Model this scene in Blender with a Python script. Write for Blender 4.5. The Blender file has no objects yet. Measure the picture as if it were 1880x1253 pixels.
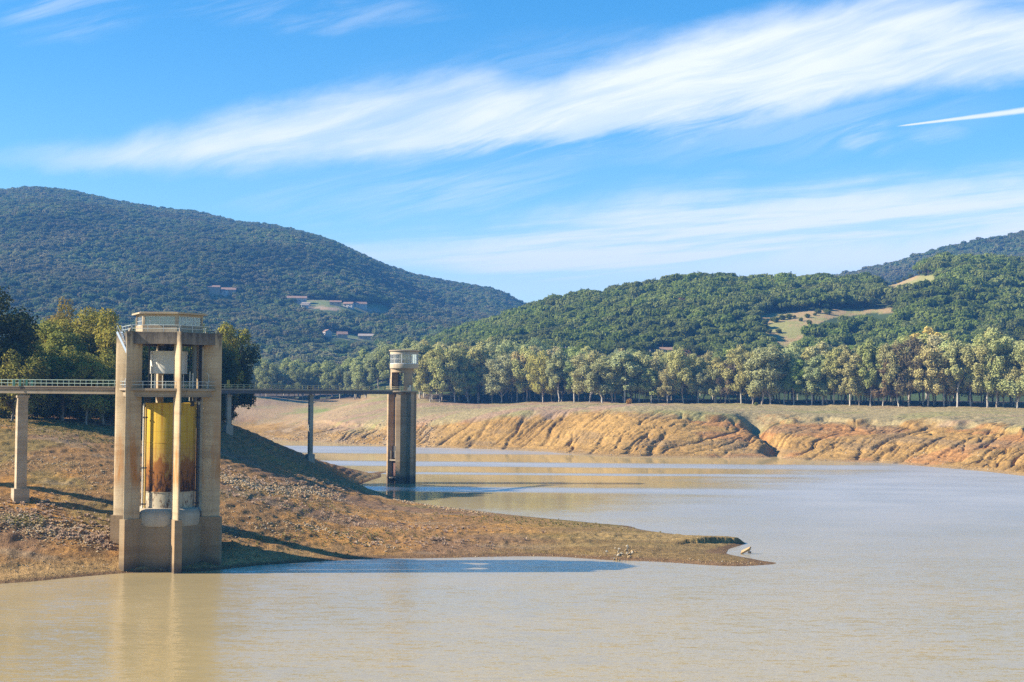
import bpy, bmesh, math, random
import numpy as np
from mathutils import Vector, Matrix, Euler
R = math.radians
random.seed(7)
scene = bpy.context.scene
COL = scene.collection

# ------------------------------------------------------------------ camera
EYE = 25.0
FPX, CX, CY = 2611.0, 940.0, 626.5
PITCH = math.atan(92.5 / FPX)
ROLL = R(0.46)
cam_d = bpy.data.cameras.new('camera')
cam = bpy.data.objects.new('camera', cam_d)
COL.objects.link(cam)
cam_d.sensor_width = 36.0
cam_d.lens = 36.0 * FPX / 1880.0
cam_d.clip_start = 1.0
cam_d.clip_end = 30000.0
CAM_M = Matrix.Rotation(R(90) + PITCH, 3, 'X') @ Matrix.Rotation(ROLL, 3, 'Z')
cam.matrix_world = Matrix.Translation((0, 0, EYE)) @ CAM_M.to_4x4()
scene.camera = cam
CM = np.array(CAM_M)

# survey helpers: turn a bearing read off the photograph into a place in the world
def ray(px, py):
    return CM @ np.array([(px - CX) / FPX, -(py - CY) / FPX, -1.0])
def P(px, py, D):
    d = ray(px, py); d = d / d[1]
    return np.array([0, 0, EYE]) + d * D
def W(px, py, z=0.0):
    d = ray(px, py)
    t = (z - EYE) / d[2]
    return np.array([0, 0, EYE]) + d * t
def az_of(px):                        # bearing (X/Y) of a column at the horizon
    d = ray(px, 719.0); return d[0] / d[1]
def horizon(px):
    return 719.0 + (px - CX) * math.tan(ROLL)

# ------------------------------------------------------------------ noise
def _hash(ix, iy, seed):
    h = (ix.astype(np.int64) * 374761393 + iy.astype(np.int64) * 668265263 + seed * 982451653) & 0xFFFFFFFF
    h = ((h ^ (h >> 13)) * 1274126177) & 0xFFFFFFFF
    h = h ^ (h >> 16)
    return (h & 0xFFFFFF).astype(np.float32) / float(0xFFFFFF)
def vnoise(x, y, seed=0):
    x = np.asarray(x, dtype=np.float64); y = np.asarray(y, dtype=np.float64)
    ix = np.floor(x); iy = np.floor(y)
    fx = (x - ix).astype(np.float32); fy = (y - iy).astype(np.float32)
    ix = ix.astype(np.int64); iy = iy.astype(np.int64)
    fx = fx * fx * fx * (fx * (fx * 6 - 15) + 10); fy = fy * fy * fy * (fy * (fy * 6 - 15) + 10)
    a = _hash(ix, iy, seed); b = _hash(ix + 1, iy, seed); c = _hash(ix, iy + 1, seed); d = _hash(ix + 1, iy + 1, seed)
    return (a + (b - a) * fx) * (1 - fy) + (c + (d - c) * fx) * fy
def fbm(x, y, seed=0, oct=4, gain=0.5):
    s = 0; a = 1.0; n = 0.0
    for k in range(oct):
        s = s + a * (vnoise(x * 2 ** k + 17.3 * k, y * 2 ** k - 9.1 * k, seed + k) - 0.5); n += a; a *= gain
    return s / n * 2.0                 # about -1 .. 1
def ss(a, b, x):
    t = np.clip((x - a) / (b - a), 0, 1); return t * t * (3 - 2 * t)
def lerp(a, b, t): return a + (b - a) * t

class TPS:
    """thin plate spline through surveyed points"""
    def __init__(s, pts, lam=1e-4, soft=None):
        pts = np.asarray(pts, float); s.c = pts[:, :2]; s.sc = 100.0
        n = len(pts); X = s.c / s.sc
        d2 = ((X[:, None] - X[None]) ** 2).sum(-1)
        K = 0.5 * d2 * np.log(d2 + 1e-12) + np.diag(np.full(n, lam) if soft is None else np.where(soft, 0.05, lam))
        Pm = np.c_[np.ones(n), X]
        A = np.zeros((n + 3, n + 3)); A[:n, :n] = K; A[:n, n:] = Pm; A[n:, :n] = Pm.T
        s.w = np.linalg.solve(A, np.r_[pts[:, 2], 0, 0, 0])
    def __call__(s, x, y):
        x = np.asarray(x, float); sh = x.shape; x = x.ravel() / s.sc; y = np.asarray(y, float).ravel() / s.sc
        out = np.empty(x.size); C = (s.c / s.sc).astype(np.float32); w = s.w
        for i in range(0, x.size, 60000):
            xx = x[i:i + 60000].astype(np.float32); yy = y[i:i + 60000].astype(np.float32)
            d2 = (xx[:, None] - C[:, 0]) ** 2 + (yy[:, None] - C[:, 1]) ** 2
            out[i:i + 60000] = (0.5 * d2 * np.log(d2 + 1e-12)) @ w[:-3].astype(np.float32) + w[-3] + w[-2] * xx + w[-1] * yy
        return out.reshape(sh)

# ------------------------------------------------------------------ objects
def tag(o, label=None, cat=None, group=None, kind=None):
    if label: o['label'] = label
    if cat: o['category'] = cat
    if group: o['group'] = group
    if kind: o['kind'] = kind
    return o
def empty(name, loc=(0, 0, 0), rz=0.0):
    o = bpy.data.objects.new(name, None); COL.objects.link(o)
    o.location = loc; o.rotation_euler = (0, 0, rz); o.empty_display_size = 0.5
    return o
def np_mesh(name, V, F, mats=(), smooth=False, attrs=None, parent=None, midx=None, link=True):
    """V (n,3), F (m,k) array or a list of arrays with different k"""
    me = bpy.data.meshes.new(name)
    V = np.ascontiguousarray(V, dtype=np.float32)
    Fs = F if isinstance(F, list) else [F]
    Fs = [np.asarray(f, dtype=np.int32) for f in Fs if len(f)]
    loops = np.concatenate([f.ravel() for f in Fs])
    tot = np.concatenate([np.full(len(f), f.shape[1], np.int32) for f in Fs])
    start = np.r_[0, np.cumsum(tot)[:-1]].astype(np.int32)
    me.vertices.add(len(V)); me.vertices.foreach_set('co', V.ravel())
    me.loops.add(len(loops)); me.loops.foreach_set('vertex_index', loops)
    me.polygons.add(len(tot)); me.polygons.foreach_set('loop_start', start)
    me.polygons.foreach_set('loop_total', tot)
    if midx is not None: me.polygons.foreach_set('material_index', np.asarray(midx, np.int32))
    me.polygons.foreach_set('use_smooth', np.full(len(tot), smooth, dtype=bool))
    for k, (typ, arr) in (attrs or {}).items():
        at = me.attributes.new(k, typ, 'POINT')
        at.data.foreach_set({'FLOAT': 'value', 'FLOAT_COLOR': 'color', 'FLOAT_VECTOR': 'vector', 'INT': 'value'}[typ], np.ascontiguousarray(arr).ravel())
    me.update(); me.validate()
    for m in mats: me.materials.append(m)
    o = bpy.data.objects.new(name, me)
    if link: COL.objects.link(o)
    if parent: o.parent = parent
    return o

class MB:
    """collects boxes, bars, prisms and turned shapes into one mesh"""
    def __init__(s): s.v = []; s.f = []; s.m = []; s.cur = 0
    def add(s, vs, fs):
        b = len(s.v); s.v += [tuple(map(float, v)) for v in vs]
        for f in fs: s.f.append([b + i for i in f]); s.m.append(s.cur)
        return s
    def box(s, c, size, rz=0.0, M=None):
        hx, hy, hz = size[0] / 2, size[1] / 2, size[2] / 2
        Mx = M if M is not None else Matrix.Rotation(rz, 3, 'Z')
        vs = [Vector(c) + Mx @ Vector((x * hx, y * hy, z * hz)) for z in (-1, 1) for x, y in ((-1, -1), (1, -1), (1, 1), (-1, 1))]
        return s.add(vs, [(3, 2, 1, 0), (4, 5, 6, 7), (0, 1, 5, 4), (1, 2, 6, 5), (2, 3, 7, 6), (3, 0, 4, 7)])
    def prism(s, poly, z0, z1, poly_top=None):
        n = len(poly); pt = poly_top or poly
        vs = [(x, y, z0) for x, y in poly] + [(x, y, z1) for x, y in pt]
        return s.add(vs, [tuple(range(n))[::-1], tuple(range(n, 2 * n))] + [(i, (i + 1) % n, n + (i + 1) % n, n + i) for i in range(n)])
    def tube(s, pts, rad, n=8, cap=True):
        pts = [Vector(p) for p in pts]
        rads = rad if isinstance(rad, (list, tuple)) else [rad] * len(pts)
        rings = []
        for i, p in enumerate(pts):
            t = (pts[min(i + 1, len(pts) - 1)] - pts[max(i - 1, 0)]).normalized()
            a = t.cross(Vector((0, 0, 1)) if abs(t.z) < 0.95 else Vector((1, 0, 0))).normalized(); b = t.cross(a)
            rings.append([p + (a * math.cos(2 * math.pi * k / n) + b * math.sin(2 * math.pi * k / n)) * rads[i] for k in range(n)])
        vs = [v for r in rings for v in r]; fs = []
        for i in range(len(pts) - 1):
            for k in range(n):
                fs.append((i * n + k, i * n + (k + 1) % n, (i + 1) * n + (k + 1) % n, (i + 1) * n + k))
        if cap: fs += [tuple(range(n))[::-1], tuple(range((len(pts) - 1) * n, len(pts) * n))]
        return s.add(vs, fs)
    def bar(s, a, b, w, h=None, up=(0, 0, 1)):
        a, b = Vector(a), Vector(b); h = h or w
        t = (b - a); L = t.length; t.normalize()
        u = Vector(up)
        if abs(t.dot(u)) > 0.98: u = Vector((1, 0, 0))
        x = t.cross(u).normalized(); z = x.cross(t)
        M = Matrix((x, t, z)).transposed()
        return s.box((a + b) / 2, (w, L, h), M=M)
    def lathe(s, prof, n=24, c=(0, 0), a0=0.0, a1=2 * math.pi, closed=False):
        full = abs(a1 - a0 - 2 * math.pi) < 1e-6
        m = n if full else n + 1
        vs = []
        for r, z in prof:
            for k in range(m):
                a = a0 + (a1 - a0) * k / n
                vs.append((c[0] + r * math.sin(a), c[1] - r * math.cos(a), z))
        fs = []; L = len(prof)
        for i in range(L if closed else L - 1):
            j = (i + 1) % L
            for k in range(n):
                k2 = (k + 1) % m
                fs.append((i * m + k, i * m + k2, j * m + k2, j * m + k))
        return s.add(vs, fs)
    def build(s, name, mat, parent=None, smooth=False, link=True):
        me = bpy.data.meshes.new(name)
        me.from_pydata(s.v, [], s.f)
        for m in (mat if isinstance(mat, (list, tuple)) else [mat]): me.materials.append(m)
        me.polygons.foreach_set('material_index', s.m)
        bm = bmesh.new(); bm.from_mesh(me); bmesh.ops.recalc_face_normals(bm, faces=bm.faces); bm.to_mesh(me); bm.free()
        if smooth:
            me.polygons.foreach_set('use_smooth', [True] * len(me.polygons))
            me.set_sharp_from_angle(angle=R(40))
        me.update()
        o = bpy.data.objects.new(name, me)
        if link: COL.objects.link(o)
        if parent: o.parent = parent
        return o
def copy_tree(o, parent=None):
    c = o.copy(); COL.objects.link(c)
    if parent: c.parent = parent
    for ch in [x for x in COL.objects if x.parent == o]: copy_tree(ch, c)
    return c

# ------------------------------------------------------------------ material helpers
class NT:
    def __init__(s, tree): s.t = tree; s.n = tree.nodes; s.l = tree.links
    def node(s, typ, **kw):
        n = s.n.new(typ)
        for k, v in kw.items():
            if k.startswith('i_'):
                key = k[2:].replace('_', ' ')
                inp = n.inputs[int(key)] if key.isdigit() else n.inputs[key]
                s.put(inp, v)
            else: setattr(n, k, v)
        return n
    def put(s, inp, v):
        if isinstance(v, bpy.types.NodeSocket): s.l.new(v, inp)
        elif isinstance(v, bpy.types.Node): s.l.new(v.outputs[0], inp)
        elif v is not None: inp.default_value = v
    def math(s, op, a, b=None, c=None, clamp=False):
        n = s.n.new('ShaderNodeMath'); n.operation = op; n.use_clamp = clamp
        for i, v in enumerate((a, b, c)):
            if v is not None: s.put(n.inputs[i], v)
        return n.outputs[0]
    def mix(s, fac, a, b, typ='RGBA', blend='MIX'):
        n = s.n.new('ShaderNodeMix'); n.data_type = typ
        if typ == 'RGBA': n.blend_type = blend; ia, ib, o = 6, 7, 2
        else: ia, ib, o = 2, 3, 0
        s.put(n.inputs[0], fac)
        for i, v in ((ia, a), (ib, b)):
            if isinstance(v, (tuple, list)) and len(v) == 3: v = (*v, 1)
            s.put(n.inputs[i], v)
        return n.outputs[o]
    def noise(s, vec, scale, detail=3, rough=0.5, dim='3D', dist=0.0):
        n = s.n.new('ShaderNodeTexNoise'); n.noise_dimensions = dim
        s.put(n.inputs['Vector'], vec); n.inputs['Scale'].default_value = scale
        n.inputs['Detail'].default_value = detail; n.inputs['Roughness'].default_value = rough
        n.inputs['Distortion'].default_value = dist
        return n
    def ramp(s, x, lo, hi, a=0.0, b=1.0, smooth=True):
        n = s.n.new('ShaderNodeMapRange'); n.interpolation_type = 'SMOOTHSTEP' if smooth else 'LINEAR'
        s.put(n.inputs[0], x); s.put(n.inputs[1], lo); s.put(n.inputs[2], hi); s.put(n.inputs[3], a); s.put(n.inputs[4], b)
        return n.outputs[0]
    def scalevec(s, vec, sc):
        n = s.n.new('ShaderNodeVectorMath'); n.operation = 'MULTIPLY'; s.put(n.inputs[0], vec); n.inputs[1].default_value = sc
        return n.outputs[0]
def material(name):
    m = bpy.data.materials.new(name); m.use_nodes = True
    nt = NT(m.node_tree); nt.n.clear()
    out = nt.node('ShaderNodeOutputMaterial')
    return m, nt, out
def principled(nt, out, color, rough=0.8, spec=0.3, normal=None, **kw):
    b = nt.node('ShaderNodeBsdfPrincipled')
    if isinstance(color, (tuple, list)) and len(color) == 3: color = (*color, 1)
    nt.put(b.inputs['Base Color'], color); nt.put(b.inputs['Roughness'], rough)
    nt.put(b.inputs['Specular IOR Level'], spec)
    if normal is not None: nt.put(b.inputs['Normal'], normal)
    for k, v in kw.items(): nt.put(b.inputs[k.replace('_', ' ')], v)
    nt.l.new(b.outputs[0], out.inputs['Surface'])
    return b
# ------------------------------------------------------------------ light and sky
SUN_EL, SUN_TH = R(30.0), R(-85.0)            # bearing measured from -Y towards +X
sun_dir = Vector((math.sin(SUN_TH) * math.cos(SUN_EL), -math.cos(SUN_TH) * math.cos(SUN_EL), math.sin(SUN_EL)))
sl = bpy.data.lights.new('sun', 'SUN'); sl.energy = 5.0; sl.angle = R(0.53); sl.color = (1.0, 0.90, 0.74)
so = bpy.data.objects.new('sun', sl); COL.objects.link(so)
so.rotation_euler = sun_dir.to_track_quat('Z', 'Y').to_euler()
so.location = (-200, 0, 200)

world = bpy.data.worlds.new('World'); scene.world = world; world.use_nodes = True
wt = NT(world.node_tree); wt.n.clear()
wout = wt.node('ShaderNodeOutputWorld')
bg = wt.node('ShaderNodeBackground'); bg.inputs['Strength'].default_value = 0.073
wt.l.new(bg.outputs[0], wout.inputs[0])
sky = wt.node('ShaderNodeTexSky'); sky.sky_type = 'NISHITA'; sky.sun_disc = False
sky.sun_elevation = SUN_EL
sky.sun_rotation = math.atan2(sun_dir.x, sun_dir.y)
sky.altitude = 100; sky.air_density = 1.0; sky.dust_density = 0.3; sky.ozone_density = 2.5
tc = wt.node('ShaderNodeTexCoord')
sep = wt.node('ShaderNodeSeparateXYZ'); wt.l.new(tc.outputs['Generated'], sep.inputs[0])
ymax = wt.math('MAXIMUM', sep.outputs[1], 0.05)
U = wt.math('DIVIDE', sep.outputs[0], ymax)      # the sky far ahead, as bearing and slope
V = wt.math('DIVIDE', sep.outputs[2], ymax)
front = wt.ramp(sep.outputs[1], 0.1, 0.5)
def uv(px, py):
    d = ray(px, py); return d[0] / d[1], d[2] / d[1]
def comb(x, y, z=0.0):
    n = wt.node('ShaderNodeCombineXYZ')
    for i, v in enumerate((x, y, z)): wt.put(n.inputs[i], v)
    return n.outputs[0]
U0, U1, V0, V1 = -0.55, 0.55, -0.05, 0.45
Un = wt.ramp(U, U0, U1, smooth=False)
def curve(points, ext=True):
    """height of an edge in the sky over bearing, from surveyed points"""
    n = wt.node('ShaderNodeFloatCurve'); c = n.mapping.curves[0]
    q = sorted(((u - U0) / (U1 - U0), (v - V0) / (V1 - V0)) for u, v in (uv(*p) for p in points))
    c.points[0].location = q[0]; c.points[1].location = q[-1]
    for p in q[1:-1]: c.points.new(*p)
    for p in c.points: p.handle_type = 'AUTO'
    n.mapping.extend = 'HORIZONTAL'; n.mapping.use_clip = False; n.mapping.update()
    wt.put(n.inputs['Value'], Un)
    return wt.math('ADD', wt.math('MULTIPLY', n.outputs[0], V1 - V0), V0)
# wind-drawn coordinates: long along the streaks, short across
def drawn(slope, ku, kv, warp=0.0, wseed=0.0):
    v = V
    if warp:
        nz = wt.noise(comb(wt.math('MULTIPLY', U, 4.0), wt.math('MULTIPLY', V, 9.0), wseed), 1.0, 2)
        v = wt.math('ADD', V, wt.math('MULTIPLY', wt.math('SUBTRACT', nz.outputs[0], 0.5), warp))
    return comb(wt.math('MULTIPLY', U, ku), wt.math('MULTIPLY', wt.math('SUBTRACT', v, wt.math('MULTIPLY', U, slope)), kv), wseed)
fine = wt.noise(drawn(0.27, 7.0, 60.0, 0.05, 1.3), 1.0, 6, 0.62, dist=0.4).outputs[0]
broad = wt.noise(drawn(0.24, 4.0, 16.0, 0.06, 4.1), 1.0, 3, 0.55).outputs[0]
flat = wt.noise(drawn(0.10, 4.5, 75.0, 0.02, 7.7), 1.0, 5, 0.6).outputs[0]
wob = wt.math('MULTIPLY', wt.math('SUBTRACT', wt.noise(drawn(0.27, 14.0, 34.0, 0.05, 9.4), 1.0, 5, 0.6).outputs[0], 0.5), 0.030)
Vw = wt.math('ADD', V, wob)
# the long cirrus plume
top = curve([(-300, 300), (0, 283), (60, 276), (150, 262), (250, 245), (350, 224), (450, 196), (550, 174), (640, 152), (760, 134), (900, 124), (960, 130), (1020, 130), (1100, 105), (1200, 72), (1300, 40), (1400, 18), (1500, 2), (1650, -40), (1880, -90), (2200, -140)])
bot = curve([(-300, 306), (0, 312), (100, 319), (200, 323), (350, 323), (500, 320), (600, 312), (700, 306), (800, 303), (940, 302), (1050, 291), (1200, 272), (1350, 248), (1450, 222), (1550, 196), (1700, 176), (1880, 150), (2200, 100)])
d_top = wt.math('SUBTRACT', top, Vw); d_bot = wt.math('SUBTRACT', Vw, bot)
thick = wt.math('SUBTRACT', top, bot)
m_top = wt.ramp(d_top, -0.008, 0.024); m_bot = wt.ramp(d_bot, -0.006, 0.018)
pos = wt.math('DIVIDE', d_bot, thick)                            # 0 at the lower edge, 1 at the upper
body = wt.math('ADD', wt.ramp(fine, 0.30, 0.66, 0.34, 0.70), wt.ramp(broad, 0.28, 0.66, 0.0, 0.42))
# thinner in the lower lobes between x 800 and 1500
lobe = wt.math('MULTIPLY', wt.ramp(pos, 0.10, 0.36, 1.0, 0.0), wt.math('MULTIPLY', wt.ramp(U, uv(700, 300)[0], uv(900, 300)[0]), wt.ramp(U, uv(1500, 300)[0], uv(1300, 300)[0])))
body = wt.math('SUBTRACT', body, wt.math('MULTIPLY', lobe, wt.ramp(fine, 0.66, 0.36, 0.12, 0.62)))
gap = wt.math('MULTIPLY', wt.ramp(U, uv(1620, 0)[0], uv(1880, 0)[0]), wt.ramp(V, uv(1800, 60)[1], uv(1800, -10)[1]))
body = wt.math('SUBTRACT', body, wt.math('MULTIPLY', gap, 0.6))
plume = wt.math('MULTIPLY', wt.math('MULTIPLY', m_top, m_bot), body, clamp=True)
# flat strata low in the sky, thicker towards the right
s_top = curve([(-300, 540), (0, 560), (400, 430), (560, 418), (800, 412), (1000, 380), (1200, 335), (1400, 318), (1600, 305), (1880, 292), (2200, 280)])
s_bot = curve([(-300, 620), (0, 620), (560, 500), (760, 500), (960, 528), (1200, 512), (1400, 500), (1600, 492), (1880, 480), (2200, 470)])
m_s = wt.math('MULTIPLY', wt.ramp(wt.math('SUBTRACT', s_top, Vw), -0.006, 0.030), wt.ramp(wt.math('SUBTRACT', V, s_bot), -0.006, 0.014))
dens_u = wt.ramp(U, uv(500, 450)[0], uv(1700, 450)[0], -0.04, 0.22)
low_w = wt.ramp(V, uv(1400, 330)[1], uv(1400, 455)[1], 0.0, 0.22)
strata = wt.math('MULTIPLY', m_s, wt.math('ADD', wt.ramp(flat, 0.36, 0.62, 0.02, 0.70), wt.math('ADD', dens_u, low_w)), clamp=True)
bright = curve([(-300, 640), (700, 560), (900, 522), (1100, 508), (1300, 497), (1500, 480), (1700, 455), (1880, 432), (2200, 400)])
m_b = wt.math('MULTIPLY', wt.ramp(wt.math('ABSOLUTE', wt.math('SUBTRACT', Vw, bright)), 0.000, 0.032, 0.90, 0.0), wt.ramp(U, uv(900, 500)[0], uv(1600, 480)[0], 0.40, 1.0))
# contrail
(ua, va), (ub, vb) = uv(1643, 233), uv(1890, 202)
ct = wt.math('DIVIDE', wt.math('SUBTRACT', U, ua), ub - ua)
cv = wt.math('ADD', wt.math('MULTIPLY', ct, vb - va), va)
cw = wt.math('ADD', wt.math('MULTIPLY', wt.math('MAXIMUM', ct, 0.0), 0.0018), 0.0004)
cd = wt.math('DIVIDE', wt.math('ABSOLUTE', wt.math('SUBTRACT', wt.math('ADD', V, wt.math('MULTIPLY', wob, 0.06)), cv)), cw)
trail = wt.math('MULTIPLY', wt.ramp(cd, 0.3, 1.5, 0.95, 0.0), wt.ramp(ct, -0.01, 0.10))
# small wisps
def wisp(px, py, w, h, amt):
    u, v = uv(px, py)
    e = wt.math('ADD', wt.math('POWER', wt.math('DIVIDE', wt.math('SUBTRACT', U, u), w / FPX), 2.0), wt.math('POWER', wt.math('DIVIDE', wt.math('SUBTRACT', Vw, v), h / FPX), 2.0))
    return wt.math('MULTIPLY', wt.ramp(e, 0.0, 1.0, 1.0, 0.0), wt.ramp(fine, 0.35, 0.65, 0.0, amt))
wisps = wisp(1590, 252, 60, 44, 0.34)
for a in ((110, 14, 190, 80, 0.30), (560, 22, 330, 44, 0.22), (1715, 246, 80, 20, 0.16), (700, 360, 380, 70, 0.20), (900, 340, 260, 80, 0.20), (1250, 180, 700, 150, 0.25)):
    wisps = wt.math('ADD', wisps, wisp(*a))
cloud = wt.math('MAXIMUM', wt.math('MAXIMUM', plume, strata), wt.math('MAXIMUM', m_b, wt.math('MAXIMUM', trail, wisps)))
cloud = wt.math('MULTIPLY', cloud, front, clamp=True)
hs = wt.node('ShaderNodeHueSaturation'); hs.inputs['Saturation'].default_value = 1.45; hs.inputs['Value'].default_value = 1.15
wt.l.new(sky.outputs[0], hs.inputs['Color'])
CLOUD = (6.2, 6.4, 6.6)
skycol = wt.mix(cloud, hs.outputs[0], CLOUD)
wt.l.new(skycol, bg.inputs[0])
# ------------------------------------------------------------------ the land
def shore(pts): return [W(*p) for p in pts]
FRONT_SHORE = [(-260, 1100), (-120, 1086), (0, 1072), (60, 1068), (110, 1063), (170, 1057.5), (225, 1053), (275, 1051.5), (325, 1050.5), (345, 1050.5), (400, 1047), (470, 1039), (520, 1035.5), (560, 1033), (600, 1030.5), (640, 1028), (700, 1026), (770, 1025.5), (850, 1024), (940, 1022), (1020, 1022.5), (1070, 1025.5), (1114, 1028.5), (1160, 1030), (1200, 1031.5), (1257, 1035), (1317, 1039), (1362, 1040), (1400, 1038)]
TIP = [(1424, 1035), (1400, 1030), (1375, 1025), (1358, 1022)]
BACK_SHORE = [(1338, 1009), (1352, 1004), (1368, 998), (1345, 993.5), (1329, 992), (1287, 987), (1228, 980), (1198, 976), (1156, 966.5), (1120, 963.5), (1090, 960.5), (1050, 956.5), (1019, 953.6), (960, 947.7), (900, 941), (860, 936), (825, 932), (772, 924), (719, 912), (679, 900), (652, 893.5)]
HILL_SHORE = [(668, 887), (684, 881), (700, 874), (712, 868), (716, 863)]
L = []
def addL(px, py, D): L.append(P(px, py, D))
fs, bs, tp, hsr = shore(FRONT_SHORE), shore(BACK_SHORE), shore(TIP), shore(HILL_SHORE)
for s in fs + bs + tp + hsr: L.append(s)
for s in fs: L.append(s + np.array([0, -5.0, -1.0])); L.append(s + np.array([0, -14.0, -2.6]))
for s in bs[3:-3]: L.append(s + np.array([2.0, 6.0, -0.9])); L.append(s + np.array([5.0, 16.0, -2.2]))
for s in tp[:2]: L.append(s + np.array([6.0, 0, -1.0]))
for s in hsr[2:]: L.append(s + np.array([5.0, 2.0, -1.5]))
# surveyed heights on the near bank: column, row, distance
for p in [(-260, 1000, 190), (-260, 930, 200), (-260, 850, 225), (-260, 780, 265),
          (0, 1030, 184.5), (0, 1008, 188), (0, 985, 192), (0, 943, 202), (0, 905, 212), (0, 870, 225), (0, 835, 242), (0, 800, 262), (0, 768, 288),
          (100, 1030, 188), (100, 1000, 192), (100, 945, 204), (100, 900, 216), (100, 850, 237), (100, 800, 268), (100, 776, 295),
          (205, 1030, 196.5), (205, 1000, 199), (205, 950, 208), (205, 900, 222), (200, 850, 245), (200, 800, 282), (200, 784, 305),
          (300, 1020, 200), (300, 950, 215), (300, 880, 245), (300, 800, 298), (300, 780, 320),
          (404, 800, 312), (420, 787, 326), (404, 769, 348),
          (420, 787, 326), (470, 825, 332), (470, 792, 362), (530, 835, 345), (526, 808, 372), (571, 847, 352), (580, 823, 382),
          (612, 862, 365), (620, 838, 398), (645, 880, 378), (655, 851, 412), (690, 862, 422)]:
    addL(*p)
for px, py, z in [(404, 1020, 1.8), (404, 985, 3.7), (404, 941, 6.2), (404, 900, 8.3), (404, 855, 10.4), (470, 1015, 1.4), (470, 985, 3.2), (470, 950, 5.4), (470, 910, 7.6), (470, 870, 9.3), (530, 1010, 1.6), (530, 980, 2.9), (530, 945, 4.6), (530, 905, 6.0), (530, 870, 7.2),
                  (571, 1008, 1.4), (571, 975, 2.6), (571, 940, 4.0), (571, 905, 5.0), (571, 878, 6.2), (612, 1000, 1.3), (612, 960, 2.4), (612, 925, 3.0), (612, 897, 3.6),
                  (650, 1000, 1.2), (650, 965, 2.0), (650, 930, 2.0), (650, 908, 1.2), (720, 1000, 1.2), (720, 970, 1.9), (720, 940, 1.6), (720, 922, .7), (800, 1000, 1.3), (800, 975, 1.7), (800, 950, 1.3), (800, 937, .6),
                  (900, 1003, 1.2), (900, 980, 1.6), (900, 958, 1.1), (1000, 1003, 1.3), (1000, 985, 1.5), (1000, 965, .9), (1100, 1010, 1.0), (1100, 990, 1.4), (1100, 972, .8),
                  (1180, 1016, .8), (1180, 998, 1.1), (1180, 980, .8), (1250, 1020, .7), (1250, 1008, .45), (1300, 1024, .6), (1300, 1012, .25), (1350, 1030, .4), (1330, 1012, .1),
                  (1252, 997, 1.0), (1300, 994.6, .9), (1345, 996.2, .7)]:
    L.append(W(px, py, z))
for p in []:
    pass
# behind the skyline of the dark slope the ground drops into the inlet
for p in [(470, 372, 10), (470, 420, 3), (526, 385, 7), (526, 425, -1), (580, 396, 5), (580, 430, -2), (620, 412, 3), (655, 430, 0.5), (655, 445, -2), (690, 434, 0), (690, 450, -3)]:
    px, D, z = p; d = ray(px, 719); L.append(np.array([d[0] / d[1] * D, D, z]))
def addZ(px, D, z):
    d = ray(px, 719); L.append(np.array([d[0] / d[1] * D, D, z]))
for px in (-260, 0, 100, 200): 
    for D, z in ((345, 19.3), (420, 19.5), (520, 20)): addZ(px, D, z)
for px, D, z in ((300, 360, 20.5), (300, 420, 20), (300, 520, 19), (404, 372, 18), (404, 420, 12), (404, 470, 6), (440, 392, 12), (440, 440, 3), (404, 520, 3), (300, 600, 15),
                 (470, 500, -4), (600, 500, -5), (750, 480, -6), (900, 420, -6), (1100, 380, -6), (1300, 320, -6), (1500, 300, -7), (1500, 220, -6), (1500, 180, -7), (1700, 250, -9), (1200, 160, -7), (700, 160, -8), (300, 155, -8), (-260, 150, -9), (1000, 520, -8), (700, 560, -7)): addZ(px, D, z)
zL_f = TPS(L, soft=np.array([p[2] > 0.3 for p in L]))

# far bank and fields
FAR_SHORE = [(440, 806), (500, 808), (560, 811), (620, 814), (709, 818.7), (760, 821.5), (820, 823), (900, 825), (1000, 829.5), (1060, 835), (1110, 838), (1200, 840), (1300, 841), (1419, 842), (1480, 846), (1608, 850), (1710, 857.6), (1786, 864), (1878, 874), (1960, 884), (2060, 897)]
Fp = []
def addF(px, py, D): Fp.append(P(px, py, D))
def addFz(px, D, z):
    d = ray(px, 719); Fp.append(np.array([d[0] / d[1] * D, D, z]))
fsh = shore(FAR_SHORE)
for s in fsh: Fp.append(s); Fp.append(s + np.array([-6, -9, -1.8])); Fp.append(s + np.array([-20, -34, -4.0]))
CREST = [(709, 782, 668), (790, 776, 652), (880, 770, 640), (960, 764, 632), (1040, 758, 628), (1110, 755, 612), (1200, 758, 600), (1300, 762, 596), (1400, 764, 606), (1480, 768, 600), (1560, 772, 590), (1640, 772, 585), (1720, 770, 566), (1800, 776, 552), (1878, 786, 520), (1960, 792, 495)]
for c in CREST: addF(*c)
for c, s in zip(CREST, (790, 860, 940)): pass
for px, py, D in [(640, 790, 690), (560, 795, 720), (480, 800, 740), (600, 770, 760), (500, 780, 800), (440, 790, 800), (560, 757, 850), (468, 729, 900), (400, 745, 880), (520, 748, 880), (620, 752, 840), (700, 752, 760), (480, 765, 840), (545, 765, 830),
                  (620, 738, 930), (700, 734, 880), (560, 735, 980), (709, 765, 705), (790, 757, 690), (790, 742, 760), (880, 757, 690), (880, 741, 770), (960, 751, 690), (960, 739.5, 760), (1040, 748, 680), (1040, 740, 730), (1110, 747, 660), (1110, 741, 705), (1200, 749, 650), (1200, 741.5, 700),
                  (1300, 751, 640), (1300, 742, 690), (1400, 753, 640), (1400, 743.5, 680), (1480, 755, 636), (1480, 744.5, 672), (1560, 757, 630), (1560, 746, 662), (1640, 757, 622), (1640, 747.5, 650), (1720, 757, 606), (1720, 748.5, 640), (1800, 762, 590), (1800, 749.5, 630), (1878, 768, 570), (1878, 751, 622), (1960, 775, 550), (1960, 754, 612)]:
    addF(px, py, D)
for px in (700, 880, 1040, 1200, 1400, 1560, 1720, 1878, 2000): addFz(px, 800, 21.5); addFz(px, 960, 24)
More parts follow.
